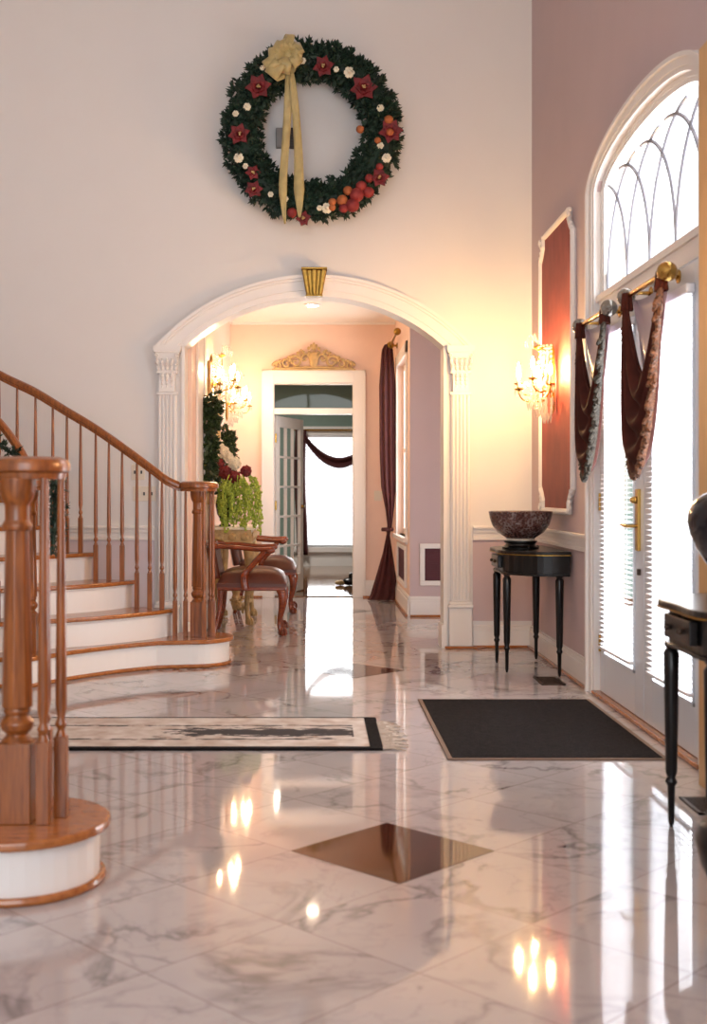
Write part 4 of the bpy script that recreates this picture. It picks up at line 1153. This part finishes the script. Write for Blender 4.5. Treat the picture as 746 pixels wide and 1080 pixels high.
# long hall curtain
t = thing('long_curtain', 'long dark red curtain tied halfway at the hall window', 'curtain', (.74, 12.9, 0))
b = MB()
prof = [(2.74, .0, .07), (2.68, -.03, .09), (2.3, -.055, .115), (1.6, -.05, .115), (1.22, -.035, .12), (.98, .01, .10), (.80, .03, .08), (.70, .02, .055), (.5, -.02, .085), (.25, -.09, .12), (.05, -.15, .12), (.005, -.18, .10)]
def cur(u, v):
    f = v*(len(prof)-1); i = min(int(f), len(prof)-2); q = f-i
    z, xl, xr = [prof[i][k]+(prof[i+1][k]-prof[i][k])*q for k in range(3)]
    a = 2*PI*u; c = (xl+xr)/2; r = (xr-xl)/2
    return Vector((c+r*math.cos(a)*(1+.06*math.sin(a*9)), .05*math.sin(a)*(1+.3*math.sin(a*9)), z))
b.grid(cur, 72, 60); b.done('drape', DARKV, t, smooth=True)
b = MB(); b.lathe([(.062, -.02), (.068, 0), (.062, .02)], (.03, 0, .76), 20, sy=.8); b.done('tieback', BRASS if False else DARKV, t, smooth=True)
t = thing('curtain_rod', 'gilt rod end holding the long red hall curtain', 'curtain rod', (.80, 12.9, 2.73))
b = MB(); b.tube([(.075, 0, 0), (0, 0, 0)], .012, 8); b.lathe([(.03, 0), (.03, .01)], (.067, 0, 0), 12, Matrix.Rotation(PI/2, 4, 'Y')); b.done('bracket', GOLD, t)
b = MB(); b.ball((0, -.03, .0), .042, 2, (1, 1, 1)); b.tube([(0, 0, 0), (0, -1.1, 0)], .012, 8); b.ball((0, -1.12, 0), .038, 2); b.done('pole', GOLD, t, smooth=True)

# ------------------------------------------------------------------ hall furniture
def cabriole(mb, p, out, h, r=.03, claw=True):
    """p top point, out = outward unit (x,y)"""
    ox, oy = out
    pts = [(0, h), (.035, h*.84), (.03, h*.6), (-.004, h*.3), (.004, h*.14), (.022, h*.07)]
    rr = [r, r*1.1, r*.85, r*.5, r*.48, r*.55]
    mb.tube(smoothpath([(p[0]+ox*d, p[1]+oy*d, z) for d, z in pts], 4), [rr[min(int(i/4), 5)]+(rr[min(int(i/4)+1, 5)]-rr[min(int(i/4), 5)])*((i % 4)/4) for i in range(21)], 10)
    if claw:
        c = (p[0]+ox*.03, p[1]+oy*.03, .028); mb.ball(c, .028, 2)
        for a in (-50, 0, 50, 180):
            a0 = math.atan2(oy, ox)+math.radians(a)
            mb.tube([(c[0]+math.cos(a0)*d, c[1]+math.sin(a0)*d, z) for d, z in ((.01, .07), (.03, .05), (.034, .02), (.026, .004))], [.008, .008, .007, .004], 6)
def armchair(label, loc, rz):
    t = thing('armchair', label, 'armchair', loc, rz, 'carved armchairs along the hall wall')
    b = MB()
    def seat(u, v):
        x = -.27+.56*u; y = -.27+.54*v
        e = (1-abs(2*u-1)**5)*(1-abs(2*v-1)**5); return Vector((x, y*(1+.04*u), .42+.11*max(e, 0)**.5+.02*math.sin(PI*u)*math.sin(PI*v)))
    b.grid(seat, 18, 18); b.box(-.27, .29, -.275, .275, .39, .425); b.done('seat', LEATH, t, smooth=True)
    b = MB(); b.box(-.265, .285, -.28, .28, .365, .395); b.done('seat_rail', CHERRY, t, bevel=.01)
    for s in (-1, 1):
        l = MB(); cabriole(l, (.235, s*.235), (.72, s*.5), .385, .036); l.done('leg', CHERRY, t, smooth=True)
        l = MB(); l.tube([(-.24, s*.23, .385), (-.25, s*.23, .2), (-.30, s*.24, .0)], [.025, .02, .018], 8); l.done('leg', CHERRY, t, smooth=True)
        # arm: sweeping rail, scrolled hand, S-curved support
        a = MB(); a.tube(smoothpath([(-.27, s*.26, .72), (-.12, s*.29, .715), (.04, s*.30, .70), (.15, s*.30, .70)], 5), .025, 10, up=(0, 0, 1), flat=.75)
        a.ball((.165, s*.30, .692), .036, 2, (1.1, .9, .8))
        a.done('arm', CHERRY, t, smooth=True)
        a = MB(); a.tube(smoothpath([(.12, s*.295, .69), (.06, s*.29, .62), (.0, s*.285, .55), (-.05, s*.28, .48), (-.04, s*.28, .38)], 5), [.022]*5+[.024]*8+[.032]*8, 8); a.done('arm_support', CHERRY, t, smooth=True)
    b = MB()
    def back(u, v):
        a = -1+2*u; return Vector((-.27-.045*v-.03*(1-a*a), a*.25, .46+.25*v))
    b.grid(back, 16, 8); b.done('backrest', LEATH, t, smooth=True, solid=.06)
    b = MB(); b.tube(smoothpath([(-.26, -.26, .72), (-.33, -.2, .735), (-.355, 0, .745), (-.33, .2, .735), (-.26, .26, .72)], 5), .03, 10, up=(0, 0, 1), flat=.9); b.done('crest_rail', CHERRY, t, smooth=True)
    return t
ch = armchair('carved cherry armchair with brown leather seat, nearer the stair newel', (-.525, 9.93, 0), 0)
c2 = copy_tree(ch); c2.location = (-.475, 11.72, 0); c2['label'] = 'carved cherry armchair with brown leather seat, nearer the glazed door'

t = thing('gilt_console', 'gilt carved console table between the two leather armchairs', 'console table', (-.915, 10.83, 0))
b = MB(); b.box(.0, .38, -.42, .42, .83, .855); b.done('marble_top', MATS['candle_sleeve'], t, bevel=.008)
b = MB(); b.box(.01, .36, -.40, .40, .71, .83)
for k in range(7):
    y = -.33+.11*k; b.ball((.365, y, .77), .036, 1, (.4, 1.2, 1.1), .003)
for k in range(3):
    b.ball((.08+.11*k, -.405, .77), .036, 1, (1.2, .4, 1.1), .003)
b.done('carved_apron', GOLDP, t)
for s in (-1, 1):
    l = MB(); cabriole(l, (.32, s*.35), (.6, s*.3), .71, .045); l.done('leg', GOLDP, t, smooth=True)
    l = MB(); cabriole(l, (.06, s*.35), (.1, s*.5), .71, .04); l.done('leg', GOLDP, t, smooth=True)
b = MB()
for s in (-1, 1):
    b.tube(smoothpath([(.32, s*.33, .16), (.24, s*.2, .13), (.2, s*.08, .19), (.2, 0, .24)], 5), .018, 8)
    b.tube([(.2+.06*math.cos(q)*(1-q/9), s*.14+.06*math.sin(q)*(1-q/9), .2) for q in [i*.45 for i in range(16)]], .012, 6)
    b.tube([(.28, s*.30+.05*math.cos(q)*(1-q/9), .13+.05*math.sin(q)*(1-q/9)) for q in [i*.45 for i in range(16)]], .012, 6)
b.lathe([(.03, .1), (.05, .16), (.03, .24), (.045, .28), (0, .32)], (.2, 0, 0), 12)
b.done('stretcher', GOLDP, t, smooth=True)

# flower urn
vx, vy, vz = -.80, 10.62, .855
t = thing('flower_arrangement', 'urn of red and cream flowers with trailing lime greenery on the gilt console', 'flowers', (vx, vy, vz))
b = MB(); b.lathe([(.05, 0), (.055, .012), (.03, .03), (.035, .05), (.07, .11), (.085, .19), (.07, .26), (.055, .29), (.075, .315), (.06, .315)], (0, 0, 0), 24); b.done('urn', NAVY, t, smooth=True)
random.seed(21)
b = MB(); foliage(b, [(0, 0, .33), (0, 0, .5)], .12, 90, .06, .009, 5, .9); b.done('leaves', LEAFG, t)
def at(px, py, d): return Vector(((px-333)*d/1270-vx, d-vy, 1.15+(520-py)*d/1270-vz))
def rosette(p, r, m, name):
    b = MB()
    for lay, (n, rr) in enumerate(((9, 1.0), (7, .66), (5, .36))):
        for k in range(n):
            a = 2*PI*k/n+lay*.4; c = p+Vector((math.cos(a)*r*rr*.62, -r*.25*lay*.9-.01*(k % 2), math.sin(a)*r*rr*.62))
            b.ball(c, r*.40*(1-.15*lay), 1, (1, .55, 1), r*.05)
    b.done(name, m, t, smooth=True)
for px, py, r in ((231, 489, .05), (238, 498.5, .062), (247.5, 503, .058), (259.5, 497, .055)): rosette(at(px, py, 10.45), r, REDF, 'red_flower')
for px, py, r in ((236, 477, .058), (247.5, 489, .062), (229, 482, .04), (241, 482, .05), (233, 471, .035)): rosette(at(px, py, 10.5), r, WHITEF, 'cream_flower')
for k in range(38):
    b = MB(); x0 = 237+30*k/37; p0 = at(x0, random.uniform(500, 510), 10.45+random.uniform(-.08, .12))
    p1 = p0+Vector(((x0-250)*.0035+random.uniform(-.01, .01), -.03, -random.uniform(.05, .12)))
    ln = random.uniform(.22, .42); P = smoothpath([p0, p1, p1+Vector((random.uniform(-.02, .03), 0, -ln*.5)), p1+Vector((random.uniform(-.02, .04), 0, -ln))], 4)
    b.tube(P, .005, 5)
    for q in P[3:]:
        for j in range(3): b.ball(q+Vector([random.gauss(0, .009) for _ in range(3)]), .011, 1)
    b.done('trailing_stem', LIME, t)

garland('leaf_garland', 'tall dark green garland hanging beneath the sconce just inside the arch', [(-.85, 9.90, 1.92), (-.87, 9.90, 1.75), (-.89, 9.92, 1.5), (-.90, 9.92, 1.24)], .085, 420, .05, .011, LEAFG, clamp=(0, -1, .085))
garland('leaf_garland', 'short dark green garland hanging beneath the sconce near the glazed door', [(-.875, 11.9, 1.76), (-.86, 11.9, 1.62), (-.85, 11.9, 1.44)], .07, 170, .05, .011, LEAFG, clamp=(0, -1, .06))
# tall mirror between the garlands
t = thing('wall_mirror', 'tall gilt framed mirror on the hall wall above the gilt console', 'mirror', (HX0, 11.0, 1.05))
b = MB(); b.box(0, .03, -.55, -.48, 0, 1.25); b.box(0, .03, .48, .55, 0, 1.25); b.box(0, .03, -.48, .48, 0, .07); b.box(0, .03, -.48, .48, 1.18, 1.25); b.done('frame', GOLDP, t, bevel=.008)
b = MB(); b.box(.002, .012, -.48, .48, .07, 1.18); b.done('mirror_glass', mat('silvered_glass', (.9, .9, .9), .02, metal=1), t)

# carved crest over the end doorway
t = thing('door_crest', 'carved pale gilt scroll crest over the end doorway', 'ornament', (-.02, HY1-.03, 2.50))
b = MB()
def spiral(cx, cz, r, turns, a0, sgn, thick):
    P = []
    n = int(14*turns)
    for i in range(n+1):
        q = i/n; a = a0+sgn*2*PI*turns*q; rr = r*(1-.85*q); P.append((cx+rr*math.cos(a), -.012, cz+rr*math.sin(a)))
    b.tube(P, [thick*(1-.5*i/n) for i in range(n+1)], 6, up=(0, 1, 0))
for s in (-1, 1):
    spiral(s*.40, .045, .05, 1.3, PI if s < 0 else 0, s, .016)
    spiral(s*.30, .07, .06, 1.3, 0 if s < 0 else PI, -s, .016)
    spiral(s*.20, .09, .075, 1.4, PI if s < 0 else 0, s, .017)
    spiral(s*.10, .13, .055, 1.2, 0 if s < 0 else PI, -s, .015)
    spiral(s*.15, .17, .05, 1.2, PI/2, s, .014)
    b.tube(smoothpath([(s*.44, -.01, .012), (s*.30, -.01, .02), (s*.15, -.01, .03), (0, -.01, .03)], 4), .014, 6, up=(0, 1, 0))
    for k in range(7):
        b.ball((s*(.12+.05*k), -.012, .20-.022*k+.01*(k % 2)), .023, 1, (1.2, .6, .8), .003)
    b.ball((s*.055, -.012, .24), .022, 1); b.ball((s*.05, -.01, .19), .025, 1)
b.lathe([(0, -.10), (.04, -.07), (.055, 0), (.045, .06), (0, .09)], (0, -.015, .12), 14, sy=.35)
b.lathe([(0, 0), (.03, .01), (.02, .03), (.03, .05), (0, .09)], (0, -.012, .215), 10, sy=.5)
for s in (-1, 0, 1): b.ball((s*.03, -.012, .265+.02*(s == 0)), .018, 1, (.8, .6, 1.3))
b.box(-.46, .46, -.022, 0, 0, .014)
b.done('scrollwork', GOLDP, t, smooth=True)
# downlight
t = thing('ceiling_downlight', 'small lit recessed downlight in the hall ceiling', 'ceiling light', (-.03, 12.0, HZ))
b = MB(); b.lathe([(.075, -.012), (.085, -.008), (.085, 0), (.06, 0), (.06, -.012)], (0, 0, 0), 24); b.done('trim_ring', TRIM, t)
b = MB(); b.lathe([(.052, -.018), (.056, -.013)], (0, 0, 0), 20); b.done('bulb', DLIGHT, t)
# switches, outlet, chime
def plate(label, loc, w, h, kind, group=None):
    t = thing('switch_plate' if kind != 'outlet' else 'outlet_plate', label, 'light switch' if kind != 'outlet' else 'outlet', loc, 0, group)
    b = MB(); b.box(-w/2, w/2, -.007, 0, -h/2, h/2); b.done('cover', PLATE, t, bevel=.002)
    for k in range(max(1, round(w/.06))):
        n = max(1, round(w/.06)); x = -w/2+w*(k+.5)/n
        b = MB(); b.box(x-.006, x+.006, -.016, -.006, -.012, .012); b.done('toggle', DGREY if kind == 'dark' else PLATE, t)
    return t
plate('small thermostat plate above the wide switch plate left of the arch', (-1.32, YB0, 1.305), .10, .115, 'dark')
plate('wide switch plate just left of the arch pilaster above chair rail', (-1.275, YB0, 1.145), .17, .11, 'dark')
plate('small cover plate on the hall end wall beside the long curtain', (.69, HY1, 1.12), .09, .11, 'outlet')
t = thing('wall_chime', 'small grey chime box on the wall seen through the wreath', 'door chime', (-.21, YB0, 3.78))
b = MB(); b.box(-.085, .02, -.05, 0, -.07, .075); b.done('cover', GREY, t, bevel=.006)
b = MB(); b.box(.02, .085, -.045, 0, -.07, .075)
for k in range(6): b.box(.025, .08, -.05, -.045, -.06+.022*k, -.05+.022*k)
b.done('grille', DGREY, t)

# ------------------------------------------------------------------ light
def area(name, loc, rot, sx, sy, power, col=(1, 1, 1)):
    l = bpy.data.lights.new(name, 'AREA'); l.shape = 'RECTANGLE'; l.size = sx; l.size_y = sy; l.energy = power; l.color = col
    o = bpy.data.objects.new(name, l); COL.objects.link(o); o.location = loc; o.rotation_euler = rot; o['kind'] = 'helper'
    return o
# added fill behind the camera; daylight through entrance, hall window and far window
area('fill_behind_camera', (-.8, YF-.2, 2.75), (PI/2, 0, 0), 3.5, 4.4, 165, (.84, .92, 1))
area('daylight_entrance', (XR+.5, YC, 1.5), (0, PI/2, 0), 2.8, 2.0, 190, (.97, .98, 1))
area('daylight_hall_window', (HX1+.35, 12.2, 1.6), (0, PI/2, 0), 1.8, 1.3, 30, (1, .97, .95))
area('daylight_far_window', (.375, GY+.4, 1.2), (-PI/2, 0, 0), 1.2, 1.8, 60, (1, 1, 1))

area('far_room_fill', (-.9, 16.4, 3.05), (0, 0, 0), .8, .8, 110, (1, .93, .85))  # fill added near the ceiling to brighten the green walls, not a real fixture
wld = bpy.data.worlds.new('sky'); sc.world = wld; wld.use_nodes = True
bg = wld.node_tree.nodes['Background']; bg.inputs[0].default_value = (.93, .96, 1, 1); bg.inputs[1].default_value = 3.2

# ------------------------------------------------------------------ camera
cam = bpy.data.cameras.new('camera'); co = bpy.data.objects.new('camera', cam); COL.objects.link(co)
co.location = (0, 0, 1.15); co.rotation_euler = (PI/2, 0, 0)
cam.sensor_width = 36; cam.lens = 1270*36/1080; cam.sensor_fit = 'AUTO'
cam.shift_x = 40/1080; cam.shift_y = -20/1080
cam.clip_start = .05; cam.clip_end = 100
cam.dof.use_dof = True; cam.dof.focus_distance = 8.8; cam.dof.aperture_fstop = 3.2
sc.camera = co
vs = sc.view_settings; vs.view_transform = 'Standard'; vs.look = 'None'; vs.exposure = -.1; vs.gamma = 1; vs.use_curve_mapping = False
sc.cycles.sample_clamp_indirect = 8
sc.cycles.max_bounces = 10; sc.cycles.diffuse_bounces = 4; sc.cycles.transparent_max_bounces = 24
